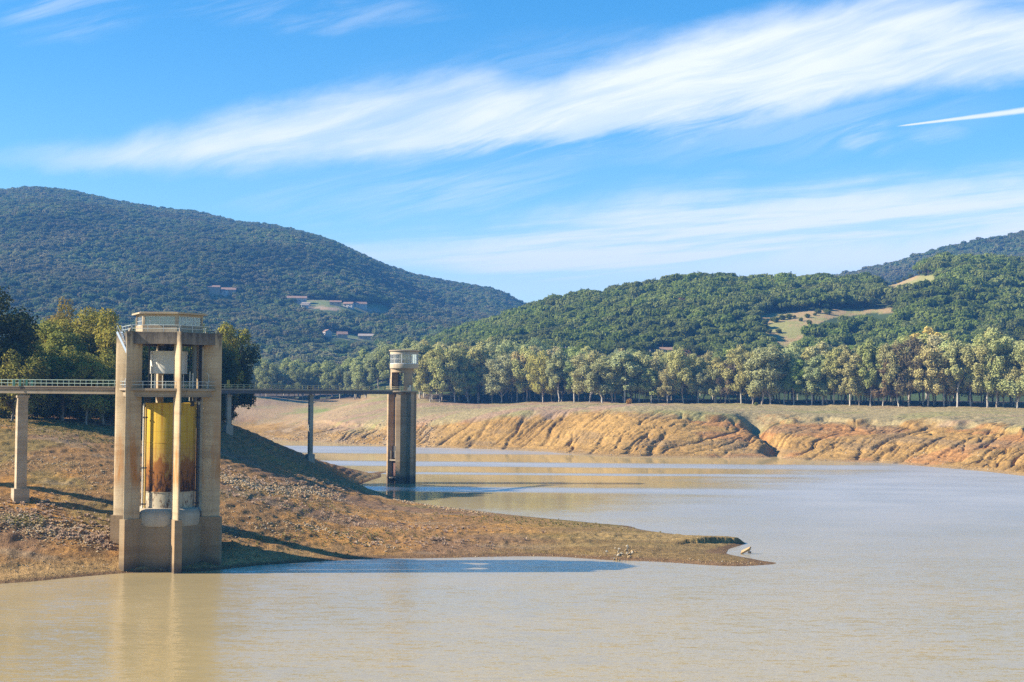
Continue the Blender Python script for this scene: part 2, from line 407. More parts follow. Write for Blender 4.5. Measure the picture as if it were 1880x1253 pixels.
for px, D, z in ((-200, 600, 20), (0, 620, 20), (150, 640, 19), (300, 660, 17), (-200, 800, 22), (100, 800, 20), (300, 800, 19), (100, 1000, 24), (400, 1000, 22), (600, 1050, 24), (440, 640, 2), (400, 560, 0), (300, 540, 8), (350, 700, 12), (380, 640, 8)): addFz(px, D, z)
for px, D in ((700, 480), (900, 430), (1200, 380), (1600, 330), (1900, 280), (500, 540)): addFz(px, D, -9)
zF_f = TPS(Fp)

# hills: each is a range with a surveyed skyline at a given distance
def sky_fn(pts, Dr, tree):
    a = np.array([az_of(p[0]) for p in pts]); z = np.array([P(p[0], p[1], Dr)[2] - tree for p in pts])
    return lambda az: np.interp(az, a, z)
RIDGE_W = [(-700, 420), (-400, 372), (-200, 350), (0, 350), (60, 345), (125, 352), (200, 370), (300, 386), (350, 390), (425, 407), (500, 416), (550, 427), (600, 442), (650, 465), (700, 487), (750, 504), (800, 515), (850, 524), (900, 531), (925, 540), (945, 551), (970, 566), (1010, 592), (1080, 640), (1200, 700)]
RIDGE_F = [(820, 640), (900, 600), (965, 563), (998, 551), (1054, 545), (1100, 541), (1139, 533), (1190, 523), (1226, 519), (1300, 522), (1400, 560), (1500, 620)]
RIDGE_E = [(560, 735), (700, 665), (800, 625), (880, 598), (960, 573), (1011, 557), (1075, 543), (1126, 536), (1190, 527), (1241, 516), (1317, 513), (1351, 518), (1394, 516), (1440, 516), (1513, 513), (1566, 517), (1606, 515), (1646, 509), (1680, 495), (1700, 486), (1715, 478), (1779, 474), (1859, 482), (1900, 487), (2000, 492), (2200, 480), (2400, 470)]
RIDGE_B = [(1350, 640), (1450, 560), (1500, 520), (1529, 508), (1611, 488), (1646, 481), (1712, 461), (1779, 444), (1859, 430), (1880, 424), (1950, 405), (2100, 380), (2400, 360)]
D_W, D_F, D_E, D_B = 2700.0, 4700.0, 1250.0, 2300.0
rW, rF, rE, rB = sky_fn(RIDGE_W, D_W, 6), sky_fn(RIDGE_F, D_F, 6), sky_fn(RIDGE_E, D_E, 6), sky_fn(RIDGE_B, D_B, 6)
def hill_z(az, D):
    x, y = az * D, D
    def prof(D, D0, Dr, zr, p, n, back=0.35):
        t = np.clip((D - D0) / (Dr - D0), 0, None)
        up = np.where(t < 1, (1 - (1 - np.clip(t, 0, 1)) ** 1.35) * 0.55 + 0.45 * np.clip(t, 0, 1) ** p, 1 - back * (t - 1))
        bump = n * np.clip(t, 0, 1) * np.clip(1 - t, 0, 1) ** 1.5 * 4
        z = 20 + (zr - 20) * up + bump
        lim = EYE + (zr - EYE) / Dr * D               # nothing on the near slope stands above the surveyed skyline
        return np.where(t < 1, np.minimum(z, lim - 0.004 * D * (1 - np.clip(t, 0, 1))), z)
    nW = fbm(x / 420, y / 700, 31, 3) * 62 + fbm(x / 130, y / 200, 32, 2) * 10
    nE = fbm(x / 150, y / 220, 41, 3) * 13
    nB = fbm(x / 300, y / 500, 51, 3) * 25
    zW = prof(D, 1050, D_W, rW(az), 1.2, nW)
    zE = prof(D, 790, D_E, rE(az), 1.0, nE)
    zB = prof(D, 1400, D_B, rB(az), 1.2, nB)
    zF = prof(D, 3000, D_F, rF(az), 1.2, 0 * D)
    which = np.argmax(np.stack([zW, zE, zB, zF]), 0)
    return np.maximum(np.maximum(zW, zE), np.maximum(zB, zF)), which

CRX = np.array([P(*c)[0] / P(*c)[1] for c in CREST]); CRZ = np.array([P(*c)[2] for c in CREST])
def land(az, D, detail=True):
    """height of the ground at bearing az (X/Y) and distance D (=Y)"""
    x, y = az * D, D
    z = np.full(x.shape, -6.0)
    n = D < 620
    zl = np.full(x.shape, -9.0); zl[n] = zL_f(x[n], y[n])
    zl = np.where(x > 95, -9, zl)
    zl = lerp(zl, -9, ss(560, 615, D))
    f = (D > 380) & (D < 1150)
    zf = np.full(x.shape, -9.0); zf[f] = zF_f(x[f], y[f])
    hz = np.full(x.shape, -9.0); hw = np.full(x.shape, 1)
    h = D > np.interp(az, [az_of(p) for p in (300, 440, 640, 720, 800)], [1020, 1020, 960, 860, 785])
    hz[h], hw[h] = hill_z(az[h], D[h])
    far = zf > zl
    z = np.where(D < 380, zl, np.maximum(zl, zf))
    hilly = h & (hz > z)
    z = np.where(hilly, hz, z)
    t = z / np.interp(az, CRX, CRZ)                       # 1 at the crest of the far bank
    bank = far & (D < 780)
    if detail:
        s = x * 0.73 - y * 0.68; q = x * 0.68 + y * 0.73   # along and across the far shore
        # erosion gullies on the far bank
        env = ss(0.02, 0.25, t) * ss(1.22, 0.85, t) * bank * ss(-150, -40, x + 0 * y)
        wv = fbm(x / 30, y / 30, 61, 3) * 7
        r1 = 1 - np.abs(fbm((s + wv) / 19, q / 90, 62, 3)) * 3.2
        r2 = 1 - np.abs(fbm((s + wv * 1.2) / 8.0, q / 45, 63, 3)) * 3.2
        r4 = 1 - np.abs(fbm((s + wv * .8) / 1.7, q / 12, 69, 2)) * 3
        r3 = 1 - np.abs(fbm((s + wv) / 3.0, q / 16, 65, 2)) * 3
        amp = 0.55 + 0.75 * ss(-0.3, 0.6, fbm(x / 60, y / 60, 64, 2))
        z = z - env * (np.clip(r1, 0, 1) ** 3.5 * 1.6 * amp + ss(.90, .98, r1) * 1.5 * amp + np.clip(r2, 0, 1) ** 3 * 0.9 * amp + ss(.90, .98, r2) * 1.3 * amp + ss(.5, 1, r3) * 0.5 + ss(.5, 1, r4) * .2)
        # the deep ravine
        (x0, y0), (x1, y1) = P(1438, 838, 552)[:2], P(1392, 764, 606)[:2]
        k = np.clip((y - y0) / (y1 - y0), -0.1, 1.25)
        dx = x - (x0 + (x1 - x0) * k) + fbm(y / 14, y * 0 + 3, 66, 2) * 4.5
        z = z - bank * np.exp(-(dx / (3.2 + 1.6 * k)) ** 2) * 5.2 * ss(-0.1, 0.15, k) * ss(1.2, 0.95, k)
        # gullies that can be told apart
        gx = x + fbm(x / 6, y / 6, 91, 3) * 2.2; gy = y + fbm(x / 6, y / 6, 92, 3) * 2.2
        for (pb, qb), (pt_, qt), gd, gw in (((1186, 839), (1226, 800), 2.9, 1.25), ((1143, 838), (1206, 794), 1.7, .9), ((1048, 833), (1054, 790), 1.6, .8), ((998, 828), (1038, 788), 1.7, .9), ((925, 826), (976, 784), 2.0, 1.1), ((1086, 836), (1122, 792), 1.4, .8),
                                            ((1577, 848), (1586, 815), 1.8, .8), ((1612, 850), (1655, 806), 1.7, .9), ((1642, 852), (1772, 790), 2.0, .9), ((1700, 856), (1800, 800), 1.3, .8), ((1768, 862), (1852, 812), 1.6, .9), ((1310, 841), (1395, 800), 1.3, 1.0), ((1478, 846), (1545, 802), 1.8, 1.1), ((860, 824), (905, 788), 1.3, .9), ((1240, 790), (1300, 772), 1.2, .8)):
            b0 = W(pb, qb)[:2]; dt = b0[1] + (qb - qt) / 83.0 * 52; b1 = P(pt_, qt, dt)[:2]
            v_ = b1 - b0; L2 = (v_ ** 2).sum(); kk = ((gx - b0[0]) * v_[0] + (gy - b0[1]) * v_[1]) / L2
            kc = np.clip(kk, 0, 1); dd_ = np.hypot(gx - b0[0] - kc * v_[0], gy - b0[1] - kc * v_[1])
            z = z - bank * .62 * gd * np.exp(-(dd_ / (gw * (1.25 - .5 * kc))) ** 2) * ss(0, .12, kk + .08) * ss(1.05, .7, kk)
        # little cliff under the turf
        cl = ss(0.02, 0.35, fbm(s / 55, q / 300, 67, 2) + 0.55 * ss(60, 100, x) - 0.18)
        cz = t + fbm(s / 8, q / 12, 68, 2) * 0.07
        z = z - bank * cl * 2.0 * ss(0.80, 0.86, cz - 0.02 + 0 * s) * 0 - bank * cl * (1.3 + .5 * ss(40, 80, x)) * ss(1.02, 0.985, cz) * ss(0.35, 0.9, cz)
        # general roughness, none at the water's edge
        w = ss(0.05, 1.6, np.abs(z))
        near = ss(460, 380, D)
        z = z + w * near * (fbm(x / 6, y / 9, 71, 3) * 0.16 + fbm(x / 1.5, y / 2.6, 72, 3) * 0.20)
        z = z + near * ss(0.0, 0.4, z) * fbm(x / 0.9, y / 1.4, 74, 2) * 0.07
        z = z + w * (D > 420) * (D < 900) * (fbm(x / 9, y / 9, 73, 3) * 0.35 + fbm(x / 2.6, y / 2.6, 75, 3) * 0.28 * bank)
        z = z + (near * (x < 60) + bank * ss(1.05, .8, t)) * w * 0.075 * np.sin(z * 6.3 / 0.85 + fbm(x / 25, y / 25, 76, 2) * 5)   # strand lines left by the falling water
        # small eroded scarps on the near bank
        sc = fbm(x / 10, y / 26, 81, 3)
        scar = near * ss(0.02, 0.10, sc) * ss(0.5, 1.5, z) * ss(6.5, 4.5, z) * ss(-20, -40, x)
        z = z - scar * 0.8 * ss(-55, -70, x)
        # the undercut ledge near the end of the point
        e = [W(1236, 1006, .5), W(1262, 1004.5, .3), W(1300, 1002.5, .2), W(1340, 1001, 0), W(1369, 998.5, 0)]
        yl = np.interp(x, [p[0] for p in e], [p[1] for p in e]) + fbm(x / 1.2, x * 0, 82, 2) * .5
        z = z + near * .75 * ss(0.0, 0.35, y - yl) * ss(12, 0, y - yl) * ss(e[0][0] - 2, e[1][0] + 3, x) * ss(e[-1][0] + .3, e[-1][0] - 1.5, x) * ss(-.5, -.1, z)
    return z, hilly, hw, t, bank
MEADOWS = [((1382, 584), (1400, 577), (1450, 573), (1500, 569), (1560, 567), (1600, 565), (1650, 565), (1645, 574), (1590, 577), (1560, 581), (1530, 584), (1508, 592), (1494, 602), (1480, 614), (1464, 630), (1448, 642), (1432, 634), (1416, 620), (1402, 604)), ((1604, 516), (1625, 530), (1665, 526), (1735, 515), (1720, 505), (1640, 509)), ((1188, 642), (1188, 652), (1246, 656), (1246, 646))]
def in_poly(px, py, poly):
    ins = np.zeros(px.shape, bool); n = len(poly)
    for i in range(n):
        (xa, ya), (xb, yb) = poly[i], poly[(i + 1) % n]
        c = ((ya > py) != (yb > py)) & (px < (xb - xa) * (py - ya) / (yb - ya + 1e-9) + xa)
        ins ^= c
    return ins
CMT = CM.T
def bearing_px(x, y, z):
    d = np.stack([x, y, z - EYE]); c = np.tensordot(CMT, d, 1)
    return CX + FPX * c[0] / -c[2], CY - FPX * c[1] / -c[2]
VILLAGE = [((535, 548), (560, 566), (640, 572), (720, 575), (715, 560), (640, 556), (590, 550)), ((380, 520), (380, 542), (430, 545), (430, 528)), ((590, 608), (590, 618), (612, 622), (690, 627), (690, 617), (630, 612))]

# the sheet of ground: rows at growing distance, columns by bearing
def rows():
    out = [140.0]
    while out[-1] < 5200:
        D = out[-1]
        st = 1.2 if D < 176 else 0.55 if D < 245 else 0.75 if D < 440 else 1.6 if D < 470 else 0.55 if D < 700 else 1.2 if D < 800 else D * 0.006 if D < 1600 else D * 0.010
        out.append(D + st)
    return np.array(out)
DD = rows(); AA = np.linspace(-0.52, 0.52, 1300)
AZ, DG = np.meshgrid(AA, DD)
ZG, HILLY, HW, TT, BANK = land(AZ, DG)
XG, YG = AZ * DG, DG
def c3(*a): return np.array(a, np.float32)
def paint():
    x, y, z = XG, YG, ZG
    col = np.empty(x.shape + (3,), np.float32)
    n1 = fbm(x / 26, y / 34, 101, 4)[..., None]; n2 = fbm(x / 7, y / 11, 102, 4)[..., None]; n3 = fbm(x / 2.0, y / 3.2, 103, 3)[..., None]
    n4 = fbm(x / 40, y / 22, 104, 3)[..., None]
    zz = z[..., None]; xx = x[..., None]; yy = y[..., None]
    # near bank
    a = lerp(c3(.33, .205, .098), c3(.46, .26, .088), ss(-0.15, 0.35, n2 + 0.4 * n1))           # tan to ochre earth
    a = lerp(a, c3(.26, .175, .125), ss(0.05, 0.3, n4 + 0.5 * n2) * 0.8)                     # dry grey-brown heath
    a = lerp(a, c3(.235, .215, .085), ss(0.22, 0.5, fbm(x / 17, y / 21, 105, 4)[..., None] + 0.36 * ss(12.5, 17, zz)) * 0.6)   # grass
    a = lerp(a, c3(.33, .29, .23), ss(0.36, 0.56, fbm(x / 14, y / 6, 106, 4)[..., None]) * 0.45)  # grey stones
    a = lerp(a, c3(.10, .075, .045), ss(0.22, 0.5, n3) * 0.65)
    a = a * (1 + 0.30 * n3)
    spit = ss(-12, 20, xx)                                                                   # the low silty point
    b = lerp(c3(.24, .175, .088), c3(.36, .275, .135), ss(-0.2, 0.5, fbm(x / 30, y / 3.5, 107, 3)[..., None]))
    b = lerp(b, c3(.20, .185, .06), ss(0.2, 0.6, fbm(x / 22, y / 9, 108, 3)[..., None] + 0.5 * ss(240, 262, yy)) * 0.65)
    a = lerp(a, b, spit)
    a = lerp(a, c3(.47, .335, .17), ss(2.4, 0.9, zz) * ss(-20, -36, xx) * (0.75 + 0.3 * n2))  # pale silt strand
    a = lerp(a, c3(.21, .14, .085), ss(0.42, 0.22, zz))                                      # wet edge
    a = a * c3(.84, .74, .58)
    # far bank
    t = TT[..., None]
    f1 = fbm(x / 20, y / 14, 111, 4)[..., None]
    f = lerp(c3(.30, .175, .055), c3(.37, .22, .070), ss(-0.3, 0.3, f1))
    f = lerp(f, c3(.36, .17, .058), ss(0.26, 0.4, fbm(x / 45, y / 25, 112, 3)[..., None] + 0.25 * ss(.65, .95, t)) * 0.8)
    f = lerp(f, c3(.21, .145, .075), ss(0.0, 0.42, fbm(x / 15, z / 2.5, 113, 4)[..., None]) * 0.6)
    f = lerp(f, c3(.36, .255, .145), ss(0.1, 0.5, fbm(x / 9, y / 9, 114, 3)[..., None]) * ss(-20, -60, xx) * 0.8)   # stonier on the left
    f = f * (1 + 0.10 * fbm(x / 60 + z * 1.9, z * 3.1 + x * 0 , 118, 3)[..., None] * 2) * (1 + 0.25 * n3)
    f = lerp(f, c3(.30, .21, .11), ss(0.9, 0.3, zz) * 0.6)
    fieldm = ss(0.93, 1.05, t + 0.10 * f1 + 0.05 * n3) * (yy > 470)
    leftpart = ss(-110, -60, xx)
    fieldm = np.maximum(fieldm, ss(0.55, 0.8, t + .2 * f1) * ss(-50, -85, xx) * 0.8)
    g = lerp(c3(.30, .235, .115), c3(.31, .205, .125), ss(-0.05, 0.3, fbm(x / 50, y / 10, 115, 3)[..., None] - 0.3 * ss(20, 80, xx)))
    g = lerp(g, c3(.24, .225, .08), ss(0.2, 0.6, fbm(x / 35, y / 12, 116, 3)[..., None] + .1 * ss(40, 120, xx)) * 0.7)
    cgx, cgy, _ = P(610, 757, 850)
    g = lerp(g, c3(.17, .25, .05), np.exp(-((xx - cgx) / 28) ** 2 - ((yy - cgy) / 30) ** 2) * 0.7)
    g = lerp(g, c3(.36, .24, .13), ss(-70, -100, xx) * ss(-.25, .25, fbm(x / 14, y / 16, 117, 4)[..., None]) * .85)
    f = lerp(f, g, fieldm)
    far = ((YG > 470) | BANK)[..., None]
    col = np.where(far, f, a)
    # woodland floor
    wood = (YG > 690)[..., None] * ss(0, 18, yy - np.interp(AZ, [az_of(p) for p in (380, 640, 700, 790, 960, 1110, 1300, 1480, 1640, 1878)], [1000, 935, 890, 765, 762, 707, 692, 674, 652, 624])[..., None])
    col = lerp(col, c3(.115, .085, .055) * (1 + 0.4 * n2), wood)
    hill = HILLY[..., None]
    col = np.where(hill, c3(.06, .085, .032) * (1 + 0.4 * n1), col)
    # meadows and clearings on the hills
    px, py = bearing_px(x, y, z)
    m = np.zeros(x.shape)
    for k, poly in enumerate(MEADOWS):
        m = np.maximum(m, in_poly(px, py, poly) & (HW == 1) & HILLY)
    m2 = np.zeros(x.shape, bool)
    for poly in VILLAGE: m2 |= in_poly(px, py, poly) & (HW == 0) & HILLY
    col = np.where(m[..., None] > 0, lerp(c3(.27, .25, .09), c3(.36, .25, .12), ss(-0.1, 0.3, n2 + n1)), col)
    col = np.where(m2[..., None], lerp(c3(.15, .18, .07), c3(.34, .24, .15), ss(-0.05, 0.25, fbm(x / 35, y / 60, 121, 3)[..., None])), col)
    global MEADOW_MASK
    MEADOW_MASK = (m > 0) | m2
    return np.clip(col, 0.01, 0.8)
COLG = paint()
nr, nc = XG.shape
idx = np.arange(nr * nc).reshape(nr, nc)
quads = np.stack([idx[:-1, :-1], idx[:-1, 1:], idx[1:, 1:], idx[1:, :-1]], -1).reshape(-1, 4)
keep = (np.maximum(np.maximum(ZG[:-1, :-1], ZG[1:, 1:]), np.maximum(ZG[:-1, 1:], ZG[1:, :-1])) > -2.5).ravel()
quads = quads[keep]
used = np.zeros(nr * nc, bool); used[quads.ravel()] = True
remap = np.cumsum(used) - 1
Vg = np.stack([XG, YG, ZG], -1).reshape(-1, 3)[used]
Cg = np.concatenate([COLG, np.ones(COLG.shape[:2] + (1,), np.float32)], -1).reshape(-1, 4)[used]

mg, nt, out = material('earth')
at = nt.node('ShaderNodeAttribute', attribute_name='col')
geo = nt.node('ShaderNodeNewGeometry')
fn = nt.noise(geo.outputs['Position'], 1.1, 5, 0.65)
fn2 = nt.noise(nt.scalevec(geo.outputs['Position'], (1, 0.6, 1)), 5.0, 4, 0.7)
k = nt.math('MULTIPLY', nt.ramp(fn.outputs[0], 0.30, 0.70, 0.62, 1.38, False), nt.ramp(fn2.outputs[0], 0.30, 0.70, 0.62, 1.38, False))
colr = nt.mix(1.0, at.outputs['Color'], k, blend='MULTIPLY')
bmp = nt.node('ShaderNodeBump', i_Strength=0.9, i_Distance=0.35)
nt.put(bmp.inputs['Height'], nt.math('ADD', fn.outputs[0], nt.math('MULTIPLY', fn2.outputs[0], 0.6)))
principled(nt, out, colr, 0.95, 0.1, bmp.outputs[0])
ground = np_mesh('ground', Vg, remap[quads], [mg], True, {'col': ('FLOAT_COLOR', Cg)})
tag(ground, 'ochre and brown banks, fields and wooded hillsides round the reservoir', 'ground', kind='structure')

def ground_z(x, y):
    """height of the sheet as built, by bilinear lookup"""
    x = np.asarray(x, float); y = np.asarray(y, float)
    i = np.clip(np.searchsorted(DD, y) - 1, 0, nr - 2); a = (x / y - AA[0]) / (AA[1] - AA[0]); j = np.clip(np.floor(a).astype(int), 0, nc - 2)
    fy = np.clip((y - DD[i]) / (DD[i + 1] - DD[i]), 0, 1); fx = np.clip(a - j, 0, 1)
    return (ZG[i, j] * (1 - fx) + ZG[i, j + 1] * fx) * (1 - fy) + (ZG[i + 1, j] * (1 - fx) + ZG[i + 1, j + 1] * fx) * fy
def grid_lookup(G, x, y):
    i = np.clip(np.searchsorted(DD, y), 0, nr - 1); j = np.clip(np.round((x / y - AA[0]) / (AA[1] - AA[0])).astype(int), 0, nc - 1)
    return G[i, j]

# ------------------------------------------------------------------ water
mw, nt, out = material('muddy_water')
geo = nt.node('ShaderNodeNewGeometry')
sp = nt.node('ShaderNodeSeparateXYZ'); nt.l.new(geo.outputs['Position'], sp.inputs[0])
X_, Y_ = sp.outputs[0], sp.outputs[1]
wn = nt.noise(nt.scalevec(geo.outputs['Position'], (0.006, 0.028, 1)), 1.0, 3, 0.55)
Yw = nt.math('ADD', Y_, nt.math('MULTIPLY', nt.math('SUBTRACT', wn.outputs[0], 0.5), 16.0))
fc = nt.node('ShaderNodeFloatCurve'); cv_ = fc.mapping.curves[0]
# calm lanes and wind-ruffled lanes across the lake, by distance
CALM = [(60, 0), (230, 0.0), (262, 0.10), (286, .75), (300, 1), (350, 1), (357, .25), (366, 0.1), (374, .9), (424, 1), (430, .1), (436, .15), (442, 1), (468, 1), (476, .1), (498, .05), (508, 1), (562, 1), (572, .15), (628, .1), (640, 1), (700, 1)]
cv_.points[0].location = (0, 0); cv_.points[1].location = (1, 1)
for D, c in CALM: cv_.points.new(D / 700.0, c)
for p in cv_.points: p.handle_type = 'VECTOR'
fc.mapping.update()
nt.put(fc.inputs['Value'], nt.math('DIVIDE', Yw, 700.0))
xn = nt.noise(nt.scalevec(geo.outputs['Position'], (0.02, 0.03, 1)), 1.0, 3, 0.6)
lim = nt.math('ADD', nt.ramp(Y_, 300, 560, 30.0, 150.0, False), nt.math('MULTIPLY', nt.math('SUBTRACT', xn.outputs[0], 0.5), 90.0))
fade = nt.ramp(nt.math('SUBTRACT', lim, X_), -30.0, 45.0)
calm = nt.math('MULTIPLY', fc.outputs[0], fade)
rip1 = nt.noise(nt.scalevec(geo.outputs['Position'], (1.6, 3.6, 1)), 1.0, 4, 0.65)
rip2 = nt.noise(nt.scalevec(geo.outputs['Position'], (5.0, 9.0, 1)), 1.3, 3, 0.6)
patch = nt.noise(nt.scalevec(geo.outputs['Position'], (0.03, 0.05, 1)), 1.0, 3, 0.55)
amp = nt.mix(calm, nt.math('MULTIPLY', nt.ramp(Y_, 90, 330, 0.42, 0.26, False), nt.ramp(patch.outputs[0], 0.3, 0.7, 0.8, 1.2)), 0.030, 'FLOAT')
def cen(n): 
    v = nt.node('ShaderNodeVectorMath', operation='SUBTRACT'); nt.l.new(n.outputs['Color'], v.inputs[0]); v.inputs[1].default_value = (0.5, 0.5, 0.5); return v.outputs[0]
rip0 = nt.noise(nt.scalevec(geo.outputs['Position'], (0.30, 1.15, 1)), 1.0, 3, 0.6, dist=0.6)
v0 = nt.node('ShaderNodeVectorMath', operation='SCALE'); nt.l.new(cen(rip0), v0.inputs[0]); v0.inputs['Scale'].default_value = 0.9
v1 = nt.node('ShaderNodeVectorMath', operation='ADD'); nt.l.new(cen(rip1), v1.inputs[0]); nt.l.new(v0.outputs[0], v1.inputs[1])
va = nt.node('ShaderNodeVectorMath', operation='ADD'); nt.l.new(v1.outputs[0], va.inputs[0]); nt.l.new(cen(rip2), va.inputs[1])
vs_ = nt.node('ShaderNodeVectorMath', operation='SCALE'); nt.l.new(va.outputs[0], vs_.inputs[0]); nt.put(vs_.inputs['Scale'], amp)
vm = nt.node('ShaderNodeVectorMath', operation='MULTIPLY'); nt.l.new(vs_.outputs[0], vm.inputs[0]); vm.inputs[1].default_value = (0.55, 1.0, 0.0)
vz = nt.node('ShaderNodeVectorMath', operation='ADD'); nt.l.new(vm.outputs[0], vz.inputs[0]); vz.inputs[1].default_value = (0, 0, 1)
vn = nt.node('ShaderNodeVectorMath', operation='NORMALIZE'); nt.l.new(vz.outputs[0], vn.inputs[0])
mud = nt.mix(nt.ramp(patch.outputs[0], 0.35, 0.65), (0.37, 0.28, 0.13), (0.41, 0.305, 0.135))
rgh = nt.mix(calm, nt.math('MULTIPLY', nt.ramp(Y_, 120, 330, 0.13, 0.40, False), nt.ramp(patch.outputs[0], 0.3, 0.7, 0.9, 1.1)), 0.07, 'FLOAT')
df = nt.node('ShaderNodeBsdfDiffuse'); nt.put(df.inputs[0], mud); nt.put(df.inputs['Normal'], vn.outputs[0])
gl = nt.node('ShaderNodeBsdfGlossy', distribution='MULTI_GGX'); gl.inputs['Color'].default_value = (1, 1, 1, 1); nt.put(gl.inputs['Roughness'], rgh); nt.put(gl.inputs['Normal'], vn.outputs[0])
fr_ = nt.node('ShaderNodeFresnel', i_IOR=1.40)
fac = nt.math('MINIMUM', nt.math('MULTIPLY', fr_.outputs[0], nt.mix(calm, 0.95, 0.80, 'FLOAT')), nt.mix(calm, 0.66, 0.52, 'FLOAT'))
mxw = nt.node('ShaderNodeMixShader'); nt.put(mxw.inputs[0], fac); nt.l.new(df.outputs[0], mxw.inputs[1]); nt.l.new(gl.outputs[0], mxw.inputs[2]); nt.l.new(mxw.outputs[0], out.inputs['Surface'])
me = MB().add([(-900, -60, 0), (900, -60, 0), (900, 1000, 0), (-900, 1000, 0)], [(0, 1, 2, 3)])
water = me.build('water', mw)
tag(water, 'muddy brown reservoir water with calm and ruffled lanes', 'water', kind='structure')
# ------------------------------------------------------------------ concrete and metal
def concrete(name, base, light, dark, rust=0.0, rust_z=(8, 17), top_z=None, lines=1.0, wet=None, form=0.9):
    m, nt, out = material(name)
    geo = nt.node('ShaderNodeNewGeometry'); pos = geo.outputs['Position']
    sp = nt.node('ShaderNodeSeparateXYZ'); nt.l.new(pos, sp.inputs[0]); z = sp.outputs[2]
    big = nt.noise(pos, 0.35, 4, 0.6).outputs[0]
    fine = nt.noise(pos, 6.0, 4, 0.7).outputs[0]
    streak = nt.noise(nt.scalevec(pos, (1.5, 1.5, 0.10)), 1.0, 5, 0.65).outputs[0]
    c = nt.mix(nt.ramp(big, 0.32, 0.68), base, light)
    c = nt.mix(nt.math('MULTIPLY', nt.ramp(streak, 0.48, 0.72), 0.55), c, dark)
    # lifts of the shuttering: faint bands and board marks
    zl = nt.math('MULTIPLY', z, 1.0 / form)
    band = nt.noise(nt.scalevec(pos, (0.02, 0.02, 1.0 / form)), 1.0, 2, 0.6).outputs[0]
    c = nt.mix(0.30 * lines, c, nt.mix(band, dark, light), )
    fr = nt.math('FRACT', zl)
    edge = nt.math('MULTIPLY', nt.ramp(nt.math('ABSOLUTE', nt.math('SUBTRACT', fr, 0.5)), 0.46, 0.5), 0.55 * lines)
    c = nt.mix(edge, c, dark)
    tide = nt.noise(nt.scalevec(pos, (0.03, 0.03, 0.42)), 1.0, 4, 0.7).outputs[0]
    c = nt.mix(nt.math('MULTIPLY', nt.ramp(tide, 0.40, 0.66), 0.5 * lines), c, nt.mix(0.5, dark, (0.20, 0.115, 0.045)))
    if rust:
        rz = nt.math('MULTIPLY', nt.ramp(z, rust_z[0], rust_z[0] + 2.5), nt.ramp(z, rust_z[1] + 6, rust_z[1] - 4))
        rn = nt.noise(nt.scalevec(pos, (0.9, 0.9, 0.13)), 1.0, 4, 0.6).outputs[0]
        c = nt.mix(nt.math('MULTIPLY', nt.math('MULTIPLY', rz, nt.ramp(rn, 0.38, 0.66)), rust), c, (0.40, 0.17, 0.035))
    if top_z is not None:
        tn = nt.noise(nt.scalevec(pos, (1.8, 1.8, 0.22)), 1.0, 5, 0.7).outputs[0]
        tz = nt.ramp(nt.math('ADD', z, nt.math('MULTIPLY', nt.math('SUBTRACT', tn, 0.5), 7.0)), top_z - 1.8, top_z + 0.6)
        c = nt.mix(nt.math('MULTIPLY', tz, nt.ramp(nt.noise(pos, 2.2, 4, 0.7).outputs[0], 0.25, 0.7, 0.97, 0.55)), c, (0.052, 0.046, 0.040))
    if wet is not None:
        c = nt.mix(nt.math('MULTIPLY', nt.ramp(nt.math('ADD', z, nt.math('MULTIPLY', nt.math('SUBTRACT', big, 0.5), 1.6)), wet + 1.6, wet), 0.8), c, (0.075, 0.055, 0.04))
    k = nt.ramp(fine, 0.25, 0.75, 0.82, 1.16, False)
    c = nt.mix(1.0, c, k, blend='MULTIPLY')
    bmp = nt.node('ShaderNodeBump', i_Strength=0.35, i_Distance=0.06); nt.put(bmp.inputs['Height'], nt.math('ADD', fine, big))
    principled(nt, out, c, 0.9, 0.2, bmp.outputs[0])
    return m
def paint_mat(name, col, rough=0.5, metal=0.0, wear=0.3, wearcol=(0.12, 0.08, 0.05)):
    m, nt, out = material(name)
    geo = nt.node('ShaderNodeNewGeometry')
    n = nt.noise(geo.outputs['Position'], 3.0, 5, 0.7).outputs[0]
    c = nt.mix(nt.math('MULTIPLY', nt.ramp(n, 0.5, 0.75), wear), col, wearcol)
    c = nt.mix(1.0, c, nt.ramp(nt.noise(geo.outputs['Position'], 14.0, 3, 0.6).outputs[0], 0.3, 0.7, 0.88, 1.1, False), blend='MULTIPLY')
    principled(nt, out, c, rough, 0.4, Metallic=metal)
    return m
M_LEG = concrete('stained_concrete', (0.47, 0.36, 0.22), (0.56, 0.45, 0.285), (0.30, 0.21, 0.125), rust=0.9, rust_z=(10.5, 18), top_z=32.2)
M_BASE = concrete('old_base_concrete', (0.32, 0.23, 0.13), (0.39, 0.285, 0.165), (0.17, 0.12, 0.07), rust=0.25, rust_z=(1, 4), wet=0.3, form=0.32)
M_BEAM = concrete('blackened_concrete', (0.17, 0.145, 0.11), (0.26, 0.215, 0.16), (0.065, 0.057, 0.05), top_z=32.6, form=3)
M_SLAB = concrete('pale_concrete', (0.36, 0.29, 0.20), (0.45, 0.37, 0.26), (0.17, 0.14, 0.10), form=3)
M_RING = concrete('smooth_ring_concrete', (0.47, 0.39, 0.28), (0.53, 0.45, 0.33), (0.33, 0.26, 0.18), form=5)
M_CABIN = concrete('cabin_render', (0.45, 0.36, 0.235), (0.53, 0.44, 0.30), (0.27, 0.20, 0.13), form=6)
M_FAR = concrete('brown_concrete', (0.41, 0.29, 0.165), (0.50, 0.37, 0.23), (0.21, 0.15, 0.09), rust=0.25, rust_z=(3, 20), wet=1.4, form=1.4)
M_FARCAB = concrete('cream_render', (0.50, 0.41, 0.28), (0.57, 0.48, 0.34), (0.34, 0.26, 0.18), form=6)
